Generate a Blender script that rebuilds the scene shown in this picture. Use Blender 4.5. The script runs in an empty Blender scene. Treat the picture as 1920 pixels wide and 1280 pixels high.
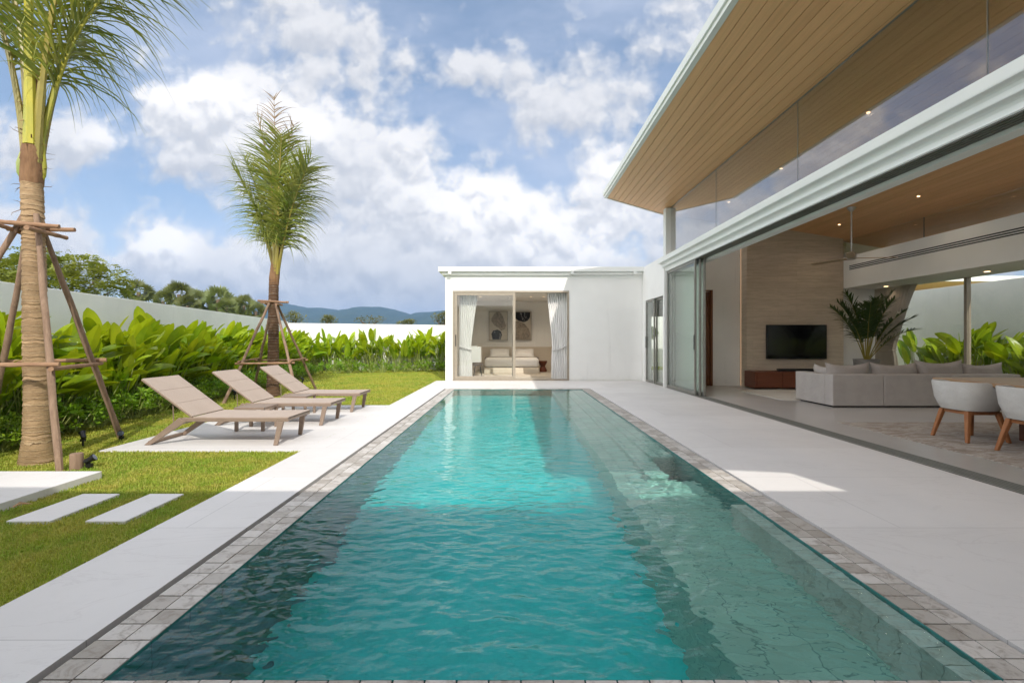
import bpy, bmesh, math, random
import numpy as np
from mathutils import Vector, Matrix, Euler

R = math.radians
PI = math.pi
random.seed(7)
C = bpy.context.scene.collection
S = bpy.context.scene

# ------------------------------------------------------------------ camera
cam_d = bpy.data.cameras.new("camera")
cam_d.sensor_width = 36.0
cam_d.lens = 890.0 / 1920.0 * 36.0
cam_d.clip_start = 0.05
cam_d.clip_end = 20000
cam = bpy.data.objects.new("camera", cam_d)
C.objects.link(cam)
cam.location = (0, 0, 1.25)
cam.rotation_euler = (R(90), 0, 0)
S.camera = cam
S.view_settings.view_transform = 'Standard'
S.view_settings.look = 'None'
S.view_settings.gamma = 1
S.view_settings.use_curve_mapping = False
S.view_settings.exposure = -0.1
S.cycles.max_bounces = 14
S.cycles.diffuse_bounces = 5
S.cycles.glossy_bounces = 5
S.cycles.transmission_bounces = 8
S.cycles.transparent_max_bounces = 24
S.cycles.caustics_refractive = True
S.cycles.caustics_reflective = False
S.cycles.sample_clamp_indirect = 6.0

# ------------------------------------------------------------------ sun and sky
KX, KY = 0.34, 1.18            # light travels (-KX, +KY, -1)
sun_dir = Vector((KX, -KY, 1)).normalized()     # towards the sun
sun_el = math.asin(sun_dir.z)
sun_az = math.atan2(sun_dir.x, sun_dir.y)       # from +Y towards +X
sd = bpy.data.lights.new("sun", 'SUN')
sd.energy = 4.2
sd.angle = R(0.5)
sd.color = (1.0, 0.95, 0.86)
sun = bpy.data.objects.new("sun", sd)
C.objects.link(sun)
sun.rotation_euler = sun_dir.to_track_quat('Z', 'Y').to_euler()
sun.location = (6, -20, 18)

W = bpy.data.worlds.new("World")
S.world = W
W.use_nodes = True


class NT:
    """small helper for writing node trees as expressions"""
    def __init__(self, tree):
        self.t = tree

    def n(self, typ, **kw):
        nd = self.t.nodes.new(typ)
        for k, v in kw.items():
            setattr(nd, k, v)
        return nd

    def link(self, a, b):
        self.t.links.new(a, b)

    def put(self, sock, v):
        if hasattr(v, 'is_output'):
            self.link(v, sock)
        elif v is not None:
            if isinstance(v, (tuple, list)) and len(v) == 3 and sock.type == 'RGBA':
                v = (*v, 1)
            sock.default_value = v

    def math(self, op, a, b=None, c=None, clamp=False):
        nd = self.n('ShaderNodeMath', operation=op)
        nd.use_clamp = clamp
        self.put(nd.inputs[0], a)
        if b is not None:
            self.put(nd.inputs[1], b)
        if c is not None:
            self.put(nd.inputs[2], c)
        return nd.outputs[0]

    def add(self, a, b): return self.math('ADD', a, b)
    def sub(self, a, b): return self.math('SUBTRACT', a, b)
    def mul(self, a, b): return self.math('MULTIPLY', a, b)

    def sstep(self, x, lo, hi, a=0.0, b=1.0):
        nd = self.n('ShaderNodeMapRange', interpolation_type='SMOOTHSTEP')
        self.put(nd.inputs[0], x)
        for i, v in enumerate((lo, hi, a, b)):
            self.put(nd.inputs[i + 1], v)
        return nd.outputs[0]

    def lin(self, x, lo, hi, a=0.0, b=1.0):
        nd = self.n('ShaderNodeMapRange')
        self.put(nd.inputs[0], x)
        for i, v in enumerate((lo, hi, a, b)):
            self.put(nd.inputs[i + 1], v)
        return nd.outputs[0]

    def mix(self, f, a, b, blend='MIX'):
        nd = self.n('ShaderNodeMix', data_type='RGBA', blend_type=blend)
        self.put(nd.inputs[0], f)
        self.put(nd.inputs[6], a)
        self.put(nd.inputs[7], b)
        return nd.outputs[2]

    def noise(self, vec, scale, detail=4.0, rough=0.55, lac=2.0, dist=0.0, col=False):
        nd = self.n('ShaderNodeTexNoise')
        if vec is not None:
            self.link(vec, nd.inputs['Vector'])
        nd.inputs['Scale'].default_value = scale
        nd.inputs['Detail'].default_value = detail
        nd.inputs['Roughness'].default_value = rough
        nd.inputs['Lacunarity'].default_value = lac
        nd.inputs['Distortion'].default_value = dist
        return nd.outputs['Color'] if col else nd.outputs[0]

    def comb(self, x, y, z):
        nd = self.n('ShaderNodeCombineXYZ')
        for s, v in zip(nd.inputs, (x, y, z)):
            self.put(s, v)
        return nd.outputs[0]

    def sep(self, v):
        nd = self.n('ShaderNodeSeparateXYZ')
        self.link(v, nd.inputs[0])
        return nd.outputs

    def vmath(self, op, a, b=None):
        nd = self.n('ShaderNodeVectorMath', operation=op)
        self.put(nd.inputs[0], a)
        if b is not None:
            self.put(nd.inputs[1], b)
        return nd.outputs[0]

    def mapping(self, v, scale=(1, 1, 1), loc=(0, 0, 0), rot=(0, 0, 0)):
        nd = self.n('ShaderNodeMapping')
        self.link(v, nd.inputs[0])
        nd.inputs['Scale'].default_value = scale
        nd.inputs['Location'].default_value = loc
        nd.inputs['Rotation'].default_value = rot
        return nd.outputs[0]

    def objco(self):
        return self.n('ShaderNodeTexCoord').outputs['Object']

    def bump(self, h, strength=0.3, dist=0.01):
        nd = self.n('ShaderNodeBump')
        nd.inputs['Strength'].default_value = strength
        nd.inputs['Distance'].default_value = dist
        self.link(h, nd.inputs['Height'])
        return nd.outputs[0]


#@@SKY_BEGIN
def build_sky():
    t = W.node_tree
    t.nodes.clear()
    q = NT(t)
    out = q.n('ShaderNodeOutputWorld')
    bg = q.n('ShaderNodeBackground')
    bg.inputs['Strength'].default_value = 0.14
    q.link(bg.outputs[0], out.inputs[0])
    sky = q.n('ShaderNodeTexSky', sky_type='NISHITA')
    sky.sun_disc = False
    sky.sun_elevation = sun_el
    sky.sun_rotation = sun_az
    sky.air_density = 1.0
    sky.dust_density = 0.6
    sky.ozone_density = 1.5
    co = q.n('ShaderNodeTexCoord').outputs['Generated']
    x, y, z = q.sep(co)
    # clouds: a layer seen by direction; forward half uses (x/y, z/y) in units of 100 px of arc
    ys = q.math('MAXIMUM', q.math('ABSOLUTE', y), 0.12)
    K = 8.9
    u = q.mul(q.math('DIVIDE', x, ys), K)
    v = q.mul(q.math('DIVIDE', z, ys), K)
    #   x px, y px, rx, ry, weight
    blobs = [
        (375, 180, 110, 60, 1.0), (500, 225, 110, 60, .8), (395, 290, 110, 60, .7), (440, 400, 60, 30, .4),
        (640, 330, 140, 100, .85), (690, 255, 90, 55, .5), (860, 400, 120, 60, 1.0), (930, 370, 70, 45, .8),
        (1010, 450, 150, 45, .9), (1160, 370, 90, 70, .8), (1200, 320, 60, 45, .6),
        (600, 45, 130, 90, .95), (800, 620, 1100, 34, .75), (0, 420, 100, 40, .5), (950, 150, 150, 55, .62), (1060, 215, 100, 55, .6),
        (310, 462, 60, 34, 1.1), (260, 515, 140, 34, .9), (420, 515, 100, 34, .85), (150, 455, 70, 34, .6),
        (150, 265, 100, 42, .8), (20, 300, 100, 70, .5), (510, 480, 90, 45, .8), (690, 520, 230, 60, 1.1), (1000, 540, 260, 60, 1.1), (560, 570, 140, 30, .7),
        (1500, 100, 300, 200, .7), (-300, 200, 300, 200, .7), (700, -420, 500, 160, .6), (1700, 480, 300, 120, .9), (2300, 300, 300, 200, .8),
    ]
    co2 = q.comb(u, v, 0.0)
    warp = q.noise(co2, 0.5, 3, .6, col=True)
    wv = q.vmath('SCALE', q.vmath('SUBTRACT', warp, (.5, .5, .5)))
    wv.node.inputs['Scale'].default_value = 1.1

    def puffs(p, sc, w):
        vo = q.n('ShaderNodeTexVoronoi', feature='SMOOTH_F1')
        vo.voronoi_dimensions = '2D'
        q.link(p, vo.inputs['Vector'])
        vo.inputs['Scale'].default_value = sc
        vo.inputs['Smoothness'].default_value = .35
        return q.mul(q.sub(.42, vo.outputs['Distance']), w)

    def density(du, dv):
        p = q.vmath('ADD', co2, (du, dv, 0.0))
        pw = q.vmath('ADD', p, wv)
        acc = None
        for (bx, by, rx, ry, w) in blobs:
            m = q.vmath('MULTIPLY', q.vmath('SUBTRACT', pw, ((bx - 960) / 100, (641 - by) / 100, 0)), (100 / rx, 100 / ry, 0))
            d = q.n('ShaderNodeVectorMath', operation='DOT_PRODUCT')
            q.link(m, d.inputs[0]); q.link(m, d.inputs[1])
            e = q.math('POWER', 2.718, q.mul(d.outputs['Value'], -0.8))
            acc = q.mul(e, w) if acc is None else q.math('MULTIPLY_ADD', e, w, acc)
        acc = q.math('MINIMUM', acc, 1.15)
        nz = q.noise(p, 0.75, 9, .56, 2.1)
        pp = q.vmath('ADD', p, wv2)
        bil = q.add(q.add(puffs(pp, .95, .66), puffs(pp, 2.2, .36)), puffs(pp, 5.0, .17))
        return q.add(q.add(q.sub(acc, .10), q.mul(q.sub(nz, .5), 1.5)), bil)
    warp2 = q.noise(co2, 2.2, 4, .6, col=True)
    wv2 = q.vmath('SCALE', q.vmath('SUBTRACT', warp2, (.5, .5, .5)))
    wv2.node.inputs['Scale'].default_value = .55
    d0 = density(0, 0)
    d1 = density(0.05, 0.20)
    alpha = q.sstep(d0, .06, .66)
    bright = None
    for (bx, by, rx, ry, w) in ((365, 185, 120, 65, 1.0), (560, 235, 90, 60, .8), (900, 385, 120, 65, 1.0), (1010, 445, 120, 45, .8), (300, 458, 75, 42, 1.0), (1140, 340, 80, 80, .8),
                                (1110, 465, 90, 35, .7), (760, 290, 70, 70, .45), (200, 260, 60, 40, .5), (470, 300, 60, 50, .3), (500, 490, 60, 40, .4)):
        m = q.vmath('MULTIPLY', q.vmath('SUBTRACT', q.vmath('ADD', co2, wv2), ((bx - 960) / 100, (641 - by) / 100, 0)), (100 / rx, 100 / ry, 0))
        d = q.n('ShaderNodeVectorMath', operation='DOT_PRODUCT')
        q.link(m, d.inputs[0]); q.link(m, d.inputs[1])
        e = q.math('POWER', 2.718, q.mul(d.outputs['Value'], -0.9))
        bright = q.mul(e, w) if bright is None else q.math('MULTIPLY_ADD', e, w, bright)
    bright = q.math('MINIMUM', bright, 1.0)
    thin = q.sstep(q.noise(q.mapping(co2, (.35, .8, 1)), .55, 5, .55), .38, .72, 0, .6)
    top = q.sstep(q.sub(d0, d1), -.40, .34)          # towards the light: thin above -> bright top
    lum = q.add(q.lin(top, 0, 1, .36, .66), q.mul(bright, q.lin(top, 0, 1, .16, .48)))
    low = q.sstep(q.add(v, q.mul(q.sub(warp, .5), 1.2)), .45, 2.1, .55, 1.0)      # flat grey bases near the horizon
    lum = q.math('MULTIPLY', lum, low)
    white = q.mix(lum, (2.5, 2.95, 3.8), (8.7, 8.55, 8.5))
    blue = q.mix(.30, sky.outputs[0], (4.2, 5.5, 7.6))
    skyc = q.mix(thin, blue, (5.4, 5.9, 7.1))
    fwd = q.sstep(z, -.02, .02)
    col = q.mix(q.mul(alpha, fwd), skyc, white)
    # unseen glow added behind and overhead to lift the shaded areas
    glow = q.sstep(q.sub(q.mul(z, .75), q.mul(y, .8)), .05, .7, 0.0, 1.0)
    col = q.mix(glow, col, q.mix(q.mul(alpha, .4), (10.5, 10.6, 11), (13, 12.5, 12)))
    # added glow to the left, out of view, fills the shaded deck and rooms
    west_fill = q.sstep(q.add(q.mul(x, -.8), q.mul(y, -.55)), .25, .85, 0.0, 1.0)
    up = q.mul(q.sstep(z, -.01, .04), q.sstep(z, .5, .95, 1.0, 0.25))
    col = q.mix(q.mul(west_fill, up), col, q.mix(q.mul(alpha, .5), (22, 22, 22), (27, 26.5, 26)))
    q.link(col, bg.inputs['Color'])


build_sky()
#@@SKY_END


# ------------------------------------------------------------------ helpers
def tag(o, label=None, cat=None, group=None, kind=None):
    if label: o['label'] = label
    if cat: o['category'] = cat
    if group: o['group'] = group
    if kind: o['kind'] = kind
    return o


def thing(name, label, cat, loc=(0, 0, 0), group=None):
    o = bpy.data.objects.new(name, None)
    o.empty_display_size = .2
    o.location = loc
    C.objects.link(o)
    return tag(o, label, cat, group)


def wloc(o):
    v = Vector((0, 0, 0))
    while o is not None:
        v += o.location
        o = o.parent
    return v


class MB:
    """collects shapes; build() links them as ONE mesh object"""
    def __init__(self):
        self.v = []; self.f = []; self.c = []; self.cc = 1.0

    def quad(self, *p):
        n = len(self.v)
        self.v += [tuple(a) for a in p]
        self.f.append(tuple(range(n, n + len(p))))
        self.c.append(self.cc)
        return self

    def box(self, x0, x1, y0, y1, z0, z1):
        x0, x1 = min(x0, x1), max(x0, x1); y0, y1 = min(y0, y1), max(y0, y1); z0, z1 = min(z0, z1), max(z0, z1)
        n = len(self.v)
        self.v += [(x0, y0, z0), (x1, y0, z0), (x1, y1, z0), (x0, y1, z0), (x0, y0, z1), (x1, y0, z1), (x1, y1, z1), (x0, y1, z1)]
        for f in ((0, 3, 2, 1), (4, 5, 6, 7), (0, 1, 5, 4), (1, 2, 6, 5), (2, 3, 7, 6), (3, 0, 4, 7)):
            self.f.append(tuple(n + i for i in f)); self.c.append(self.cc)
        return self

    def hexa(self, p):
        """8 points ordered as in box"""
        n = len(self.v)
        self.v += [tuple(a) for a in p]
        for f in ((0, 3, 2, 1), (4, 5, 6, 7), (0, 1, 5, 4), (1, 2, 6, 5), (2, 3, 7, 6), (3, 0, 4, 7)):
            self.f.append(tuple(n + i for i in f)); self.c.append(self.cc)
        return self

    def tube(self, pts, rad, n=8, cap=True, squash=None):
        pts = [Vector(p) for p in pts]
        if not isinstance(rad, (list, tuple)): rad = [rad] * len(pts)
        base = len(self.v)
        up = None
        for i, p in enumerate(pts):
            d = (pts[min(i + 1, len(pts) - 1)] - pts[max(i - 1, 0)]).normalized()
            if up is None:
                a = Vector((0, 0, 1)) if abs(d.z) < .9 else Vector((0, 1, 0))
                up = d.cross(a).normalized()
            up = (up - d * up.dot(d)).normalized()
            w = d.cross(up)
            for k in range(n):
                t = 2 * PI * k / n
                self.v.append(tuple(p + (up * math.cos(t) + w * math.sin(t) * (squash or 1)) * rad[i]))
        for i in range(len(pts) - 1):
            for k in range(n):
                a = base + i * n + k; b = base + i * n + (k + 1) % n
                self.f.append((a, b, b + n, a + n)); self.c.append(self.cc)
        if cap:
            self.f.append(tuple(base + k for k in range(n))[::-1]); self.c.append(self.cc)
            self.f.append(tuple(base + (len(pts) - 1) * n + k for k in range(n))); self.c.append(self.cc)
        return self

    def bar(self, p0, p1, w, h, up=(0, 0, 1)):
        p0, p1 = Vector(p0), Vector(p1)
        d = (p1 - p0).normalized(); u = Vector(up)
        s = d.cross(u).normalized(); u = s.cross(d)
        a, b = s * w / 2, u * h / 2
        return self.hexa([p0 - a - b, p0 + a - b, p1 + a - b, p1 - a - b, p0 - a + b, p0 + a + b, p1 + a + b, p1 - a + b])

    def lathe(self, prof, cx=0, cy=0, n=24, cap=True):
        base = len(self.v)
        for (r, z) in prof:
            for k in range(n):
                t = 2 * PI * k / n
                self.v.append((cx + r * math.cos(t), cy + r * math.sin(t), z))
        for i in range(len(prof) - 1):
            for k in range(n):
                a = base + i * n + k; b = base + i * n + (k + 1) % n
                self.f.append((a, b, b + n, a + n)); self.c.append(self.cc)
        if cap:
            self.f.append(tuple(base + k for k in range(n))[::-1]); self.c.append(self.cc)
            self.f.append(tuple(base + (len(prof) - 1) * n + k for k in range(n))); self.c.append(self.cc)
        return self

    def prism(self, poly, axis, a, b):
        """poly: 2D points; axis the extrusion axis; 'y': (x,z), 'x': (y,z), 'z': (x,y)"""
        def P(p, t):
            return {'y': (p[0], t, p[1]), 'x': (t, p[0], p[1]), 'z': (p[0], p[1], t)}[axis]
        n = len(self.v); m = len(poly)
        self.v += [P(p, a) for p in poly] + [P(p, b) for p in poly]
        self.f.append(tuple(n + i for i in range(m))); self.c.append(self.cc)
        self.f.append(tuple(n + m + i for i in range(m))[::-1]); self.c.append(self.cc)
        for i in range(m):
            j = (i + 1) % m
            self.f.append((n + i, n + m + i, n + m + j, n + j)); self.c.append(self.cc)
        return self

    def build(self, name, mat, parent=None, smooth=False, bevel=0, seg=2, sub=0, world=True, fix=True):
        me = bpy.data.meshes.new(name)
        off = wloc(parent) if (parent is not None and world) else Vector((0, 0, 0))
        vs = [(x - off.x, y - off.y, z - off.z) for (x, y, z) in self.v]
        me.from_pydata(vs, [], self.f)
        if fix:
            bm = bmesh.new(); bm.from_mesh(me)
            bmesh.ops.recalc_face_normals(bm, faces=bm.faces)
            bm.to_mesh(me); bm.free()
        if any(c != 1.0 for c in self.c):
            at = me.attributes.new('tint', 'FLOAT', 'FACE')
            at.data.foreach_set('value', self.c)
        if smooth:
            me.polygons.foreach_set('use_smooth', [True] * len(me.polygons))
        me.update()
        o = bpy.data.objects.new(name, me)
        C.objects.link(o)
        if mat is not None: me.materials.append(mat)
        if parent is not None: o.parent = parent
        if bevel:
            m = o.modifiers.new('bevel', 'BEVEL'); m.width = bevel; m.segments = seg; m.limit_method = 'ANGLE'; m.angle_limit = R(35)
            m.harden_normals = False
        if sub:
            m = o.modifiers.new('sub', 'SUBSURF'); m.levels = sub; m.render_levels = sub
        if smooth and not sub:
            try:
                me.set_sharp_from_angle(angle=R(40))
            except Exception:
                pass
        return o


def copy_tree(o, parent=None):
    c = o.copy()
    C.objects.link(c)
    if parent is not None: c.parent = parent
    for ch in list(o.children):
        copy_tree(ch, c)
    return c


def np_mesh(name, verts, faces, mat, attr=None, smooth=False):
    """verts (n,3), faces (m,k) arrays -> mesh object"""
    me = bpy.data.meshes.new(name)
    nv, (nf, k) = len(verts), faces.shape
    me.vertices.add(nv); me.vertices.foreach_set('co', np.asarray(verts, dtype=np.float32).ravel())
    me.loops.add(nf * k); me.loops.foreach_set('vertex_index', faces.astype(np.int32).ravel())
    me.polygons.add(nf)
    me.polygons.foreach_set('loop_start', np.arange(0, nf * k, k, dtype=np.int32))
    me.polygons.foreach_set('loop_total', np.full(nf, k, dtype=np.int32))
    if smooth:
        me.polygons.foreach_set('use_smooth', np.ones(nf, dtype=bool))
    me.update(calc_edges=True)
    if attr is not None:
        at = me.attributes.new('tint', 'FLOAT', 'FACE'); at.data.foreach_set('value', np.asarray(attr, dtype=np.float32))
    o = bpy.data.objects.new(name, me); C.objects.link(o)
    if mat is not None: me.materials.append(mat)
    return o


# ------------------------------------------------------------------ materials
def new_mat(name):
    m = bpy.data.materials.new(name)
    m.use_nodes = True
    m.node_tree.nodes.clear()
    q = NT(m.node_tree)
    out = q.n('ShaderNodeOutputMaterial')
    return m, q, out


def principled(q, out, color, rough=.5, metal=0.0, spec=.5, normal=None):
    b = q.n('ShaderNodeBsdfPrincipled')
    q.put(b.inputs['Base Color'], color)
    q.put(b.inputs['Roughness'], rough)
    b.inputs['Metallic'].default_value = metal
    b.inputs['Specular IOR Level'].default_value = spec
    if normal is not None: q.link(normal, b.inputs['Normal'])
    if out is not None: q.link(b.outputs[0], out.inputs[0])
    return b


def m_plain(name, c1, c2=None, scale=8.0, rough=.5, metal=0.0, spec=.5, bump=0.0, bscale=None, bdist=.004, stretch=(1, 1, 1), detail=5):
    m, q, out = new_mat(name)
    co = q.mapping(q.objco(), stretch)
    col = c1
    if c2 is not None:
        col = q.mix(q.sstep(q.noise(co, scale, detail, .6), .3, .7), c1, c2)
    nrm = q.bump(q.noise(co, bscale or scale * 4, 5, .6), bump, bdist) if bump else None
    principled(q, out, col, rough, metal, spec, nrm)
    return m


def m_emit(name, col, st):
    m, q, out = new_mat(name)
    e = q.n('ShaderNodeEmission'); q.put(e.inputs[0], col); e.inputs[1].default_value = st
    q.link(e.outputs[0], out.inputs[0])
    return m


def m_glass(name, tint=(.965, .975, .965), boost=1.0):
    m, q, out = new_mat(name)
    fr = q.n('ShaderNodeFresnel')
    bf = q.n('ShaderNodeNewGeometry').outputs['Backfacing']      # no false total reflection on leaving the pane
    q.link(q.lin(bf, 0, 1, 1.5, 1 / 1.5), fr.inputs[0])
    f = q.math('MINIMUM', q.mul(fr.outputs[0], boost), 1.0)
    tr = q.n('ShaderNodeBsdfTransparent'); q.put(tr.inputs[0], tint)
    gl = q.n('ShaderNodeBsdfGlossy'); gl.inputs['Roughness'].default_value = 0.0
    q.put(gl.inputs[0], (.95, .95, .95))
    mx = q.n('ShaderNodeMixShader')
    q.link(f, mx.inputs[0]); q.link(tr.outputs[0], mx.inputs[1]); q.link(gl.outputs[0], mx.inputs[2])
    q.link(mx.outputs[0], out.inputs[0])
    return m


def m_leaf(name, c1, c2, trans=.45, scale=3.0, rough=.42, tcol=None, spec=.4, attr=False, veins=False):
    """leaf: diffuse+gloss front with light passing through"""
    m, q, out = new_mat(name)
    co = q.objco()
    oi = q.n('ShaderNodeObjectInfo').outputs['Random']
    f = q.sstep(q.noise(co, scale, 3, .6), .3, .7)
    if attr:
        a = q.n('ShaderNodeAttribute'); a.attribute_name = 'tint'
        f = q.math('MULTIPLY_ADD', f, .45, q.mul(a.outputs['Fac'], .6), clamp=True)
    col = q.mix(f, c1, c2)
    hs = q.n('ShaderNodeHueSaturation')
    q.put(hs.inputs['Value'], q.lin(oi, 0, 1, .82, 1.2)); q.put(hs.inputs['Hue'], q.lin(oi, 0, 1, .49, .51))
    q.link(col, hs.inputs['Color'])
    col = hs.outputs[0]
    b = principled(q, None, col, rough, 0, spec)
    tl = q.n('ShaderNodeBsdfTranslucent')
    tc = q.mix(1.0, col, tcol or (1.25, 1.2, .5), 'MULTIPLY')
    q.link(tc, tl.inputs[0])
    mx = q.n('ShaderNodeMixShader'); mx.inputs[0].default_value = trans
    q.link(b.outputs[0], mx.inputs[1]); q.link(tl.outputs[0], mx.inputs[2]); q.link(mx.outputs[0], out.inputs[0])
    return m


def m_wood(name, c1, c2, axis='y', scale=1.0, rough=.5, bump=.15, spec=.3):
    m, q, out = new_mat(name)
    st = {'x': (.35, 6, 6), 'y': (6, .35, 6), 'z': (6, 6, .35)}[axis]
    co = q.mapping(q.objco(), tuple(s * scale for s in st))
    n1 = q.noise(co, 3.0, 6, .65, dist=.6)
    a = q.n('ShaderNodeAttribute'); a.attribute_name = 'tint'
    n2 = q.noise(co, 22.0, 3, .6)
    f = q.sstep(q.math('MULTIPLY_ADD', n2, .35, q.mul(n1, .8)), .35, .8)
    col = q.mix(f, c1, c2)
    principled(q, out, col, rough, 0, spec, q.bump(n2, bump, .002))
    return m


M = {}
def m_render_paint(name, c1, c2):
    m, q, out = new_mat(name)
    co = q.objco()
    z = q.sep(co)[2]
    n = q.noise(co, 1.1, 6, .6)
    streak = q.mul(q.sstep(q.noise(q.mapping(co, (5, 5, .35)), 1.6, 5, .65), .55, .75, 0, .5), q.sstep(q.noise(co, .6, 3, .5), .4, .6))
    splash = q.mul(q.sstep(z, .0, .35, .5, 0), q.sstep(q.noise(co, 6, 5, .7), .4, .7))
    col = q.mix(q.sstep(n, .3, .7), c1, c2)
    col = q.mix(q.math('MINIMUM', q.add(streak, splash), .6), col, tuple(.86 * a for a in c2))
    trowel = q.noise(q.mapping(co, (1, 1, 1.6)), 4.5, 4, .6)
    principled(q, out, col, .78, 0, .22, q.bump(q.add(q.mul(q.noise(co, 70, 4, .6), .25), trowel), .10, .012))
    return m


M['paint'] = m_render_paint('white_render_paint', (.80, .795, .775), (.755, .75, .73))
M['trim'] = m_plain('white_trim_paint', (.79, .80, .775), (.75, .76, .74), 2.0, .5, bump=.03, bscale=80, spec=.35)
M['bound'] = m_render_paint('boundary_wall_paint', (.82, .82, .80), (.755, .76, .74))
M['bronze'] = m_plain('champagne_aluminium', (.36, .31, .245), (.33, .285, .225), 9, .42, metal=.25, spec=.4)
M['greyalu'] = m_plain('grey_aluminium', (.24, .235, .205), (.21, .205, .18), 9, .4, metal=.3, spec=.45)
M['black'] = m_plain('black_plastic', (.012, .012, .013), None, rough=.35)
M['glass'] = m_glass('window_glass')
M['glass_high'] = m_glass('clerestory_glass', (.83, .84, .84), 3.0)
M['glass_green'] = m_glass('door_glass_greenish', (.93, .965, .945), 1.0)
M['dark'] = m_plain('dark_void', (.02, .02, .02), None, rough=.8)


def mat_deck():
    m, q, out = new_mat('pale_stone_deck')
    co = q.objco()
    n1 = q.noise(co, .9, 6, .6)
    n2 = q.noise(q.mapping(co, (1, 2.2, 1)), 5.0, 8, .7, dist=1.2)
    n3 = q.noise(co, 140, 2, .5)
    col = q.mix(q.sstep(n1, .3, .7), (.74, .715, .70), (.69, .668, .655))
    col = q.mix(q.sstep(n2, .62, .78, 0, .35), col, (.60, .575, .56))
    vein = q.sstep(q.math('ABSOLUTE', q.sub(q.noise(q.mapping(co, (.5, 1.6, 1)), 1.1, 8, .65, dist=.8), .5)), .0, .012, .22, 0)
    col = q.mix(vein, col, (.52, .48, .47))
    br = q.n('ShaderNodeTexBrick')
    q.link(q.mapping(co, (1, 1, 1), (.19 - .4, .41, 0)), br.inputs['Vector'])
    br.offset = .37
    br.inputs['Scale'].default_value = 1.0
    br.inputs['Brick Width'].default_value = 2.4
    br.inputs['Row Height'].default_value = 1.2
    br.inputs['Mortar Size'].default_value = .0022
    br.inputs['Mortar Smooth'].default_value = .2
    q.put(br.inputs['Color1'], (1, 1, 1)); q.put(br.inputs['Color2'], (.93, .925, .92)); q.put(br.inputs['Mortar'], (.97, .97, .97))
    col = q.mix(1.0, col, br.outputs['Color'], 'MULTIPLY')
    sp = q.sstep(q.noise(co, 2.6, 6, .7), .56, .70, 0, .16)
    col = q.mix(sp, col, (.50, .48, .46))
    col = q.mix(q.mul(br.outputs['Fac'], .7), col, (.30, .28, .27))
    h = q.add(q.mul(n3, .4), q.mul(n2, .6))
    principled(q, out, col, q.lin(n1, .3, .7, .42, .58), 0, .35, q.bump(h, .06, .003))
    return m


def mat_tile(name, base, var, stain, grout=None):
    """natural stone tile with per-tile tint"""
    m, q, out = new_mat(name)
    co = q.objco()
    a = q.n('ShaderNodeAttribute'); a.attribute_name = 'tint'
    n1 = q.noise(co, 13, 8, .72, dist=.9)
    n2 = q.noise(co, 46, 6, .7)
    col = q.mix(a.outputs['Fac'], base, var)
    col = q.mix(q.sstep(n1, .47, .68, 0, .7), col, stain)
    col = q.mix(q.sstep(n2, .55, .8, 0, .4), col, (.55, .53, .50))
    principled(q, out, col, .55, 0, .4, q.bump(q.add(n1, q.mul(n2, .6)), .35, .006))
    return m


def mat_pool(name, c1, c2, grout, tile=.3):
    m, q, out = new_mat(name)
    co = q.objco()
    x, y, z = q.sep(co)
    nz = q.math('ABSOLUTE', q.sep(q.n('ShaderNodeNewGeometry').outputs['True Normal'])[2])
    w = q.math('GREATER_THAN', nz, .5)
    vx = q.add(q.mul(x, w), q.mul(q.add(x, y), q.sub(1.0, w)))
    vy = q.add(q.mul(y, w), q.mul(z, q.sub(1.0, w)))
    v = q.comb(vx, vy, 0.0)
    br = q.n('ShaderNodeTexBrick')
    q.link(v, br.inputs['Vector'])
    br.offset = .0
    br.inputs['Scale'].default_value = 1.0
    br.inputs['Brick Width'].default_value = tile * 1.0
    br.inputs['Row Height'].default_value = tile * .5
    br.inputs['Mortar Size'].default_value = .004
    br.inputs['Bias'].default_value = 0.0
    q.put(br.inputs['Color1'], c1); q.put(br.inputs['Color2'], c2); q.put(br.inputs['Mortar'], grout)
    n1 = q.noise(co, 5, 6, .65)
    col = q.mix(q.sstep(n1, .35, .75, 0, .5), br.outputs[0], tuple(.72 * a for a in c1))
    principled(q, out, col, .6, 0, .3)
    return m


def mat_water():
    m, q, out = new_mat('pool_water')
    co = q.objco()
    # small wind ripples, crests mostly across the pool; stirred patch over the bench
    w1 = q.vmath('SUBTRACT', q.noise(co, 2.0, 2, .5, col=True), (.5, .5, .5))
    sc = q.vmath('SCALE', w1); sc.node.inputs['Scale'].default_value = .16
    cw = q.vmath('ADD', co, sc)
    n1 = q.noise(q.mapping(cw, (5.5, 9.5, 1), rot=(0, 0, .25)), 1.0, 1, .5)
    n2 = q.noise(q.mapping(cw, (13, 22, 1), rot=(0, 0, -.35)), 1.0, 1, .5)
    patch = q.mul(q.lin(q.noise(co, .9, 2, .5), .3, .7, .6, 1.25), q.lin(q.sep(co)[1], 2.5, 9.0, 1.0, .38))
    h = q.mul(q.add(n1, q.mul(n2, .42)), patch)
    bp = q.n('ShaderNodeBump'); bp.inputs['Strength'].default_value = 1.0; bp.inputs['Distance'].default_value = WAVE
    q.link(h, bp.inputs['Height'])
    b = q.n('ShaderNodeBsdfPrincipled')
    b.inputs['IOR'].default_value = 1.33; b.inputs['Roughness'].default_value = 0.0; b.inputs['Transmission Weight'].default_value = 1.0
    q.put(b.inputs['Base Color'], (.68, .970, .955)); b.inputs['Specular IOR Level'].default_value = .36
    q.link(bp.outputs[0], b.inputs['Normal'])
    q.link(b.outputs[0], out.inputs['Surface'])
    return m


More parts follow.
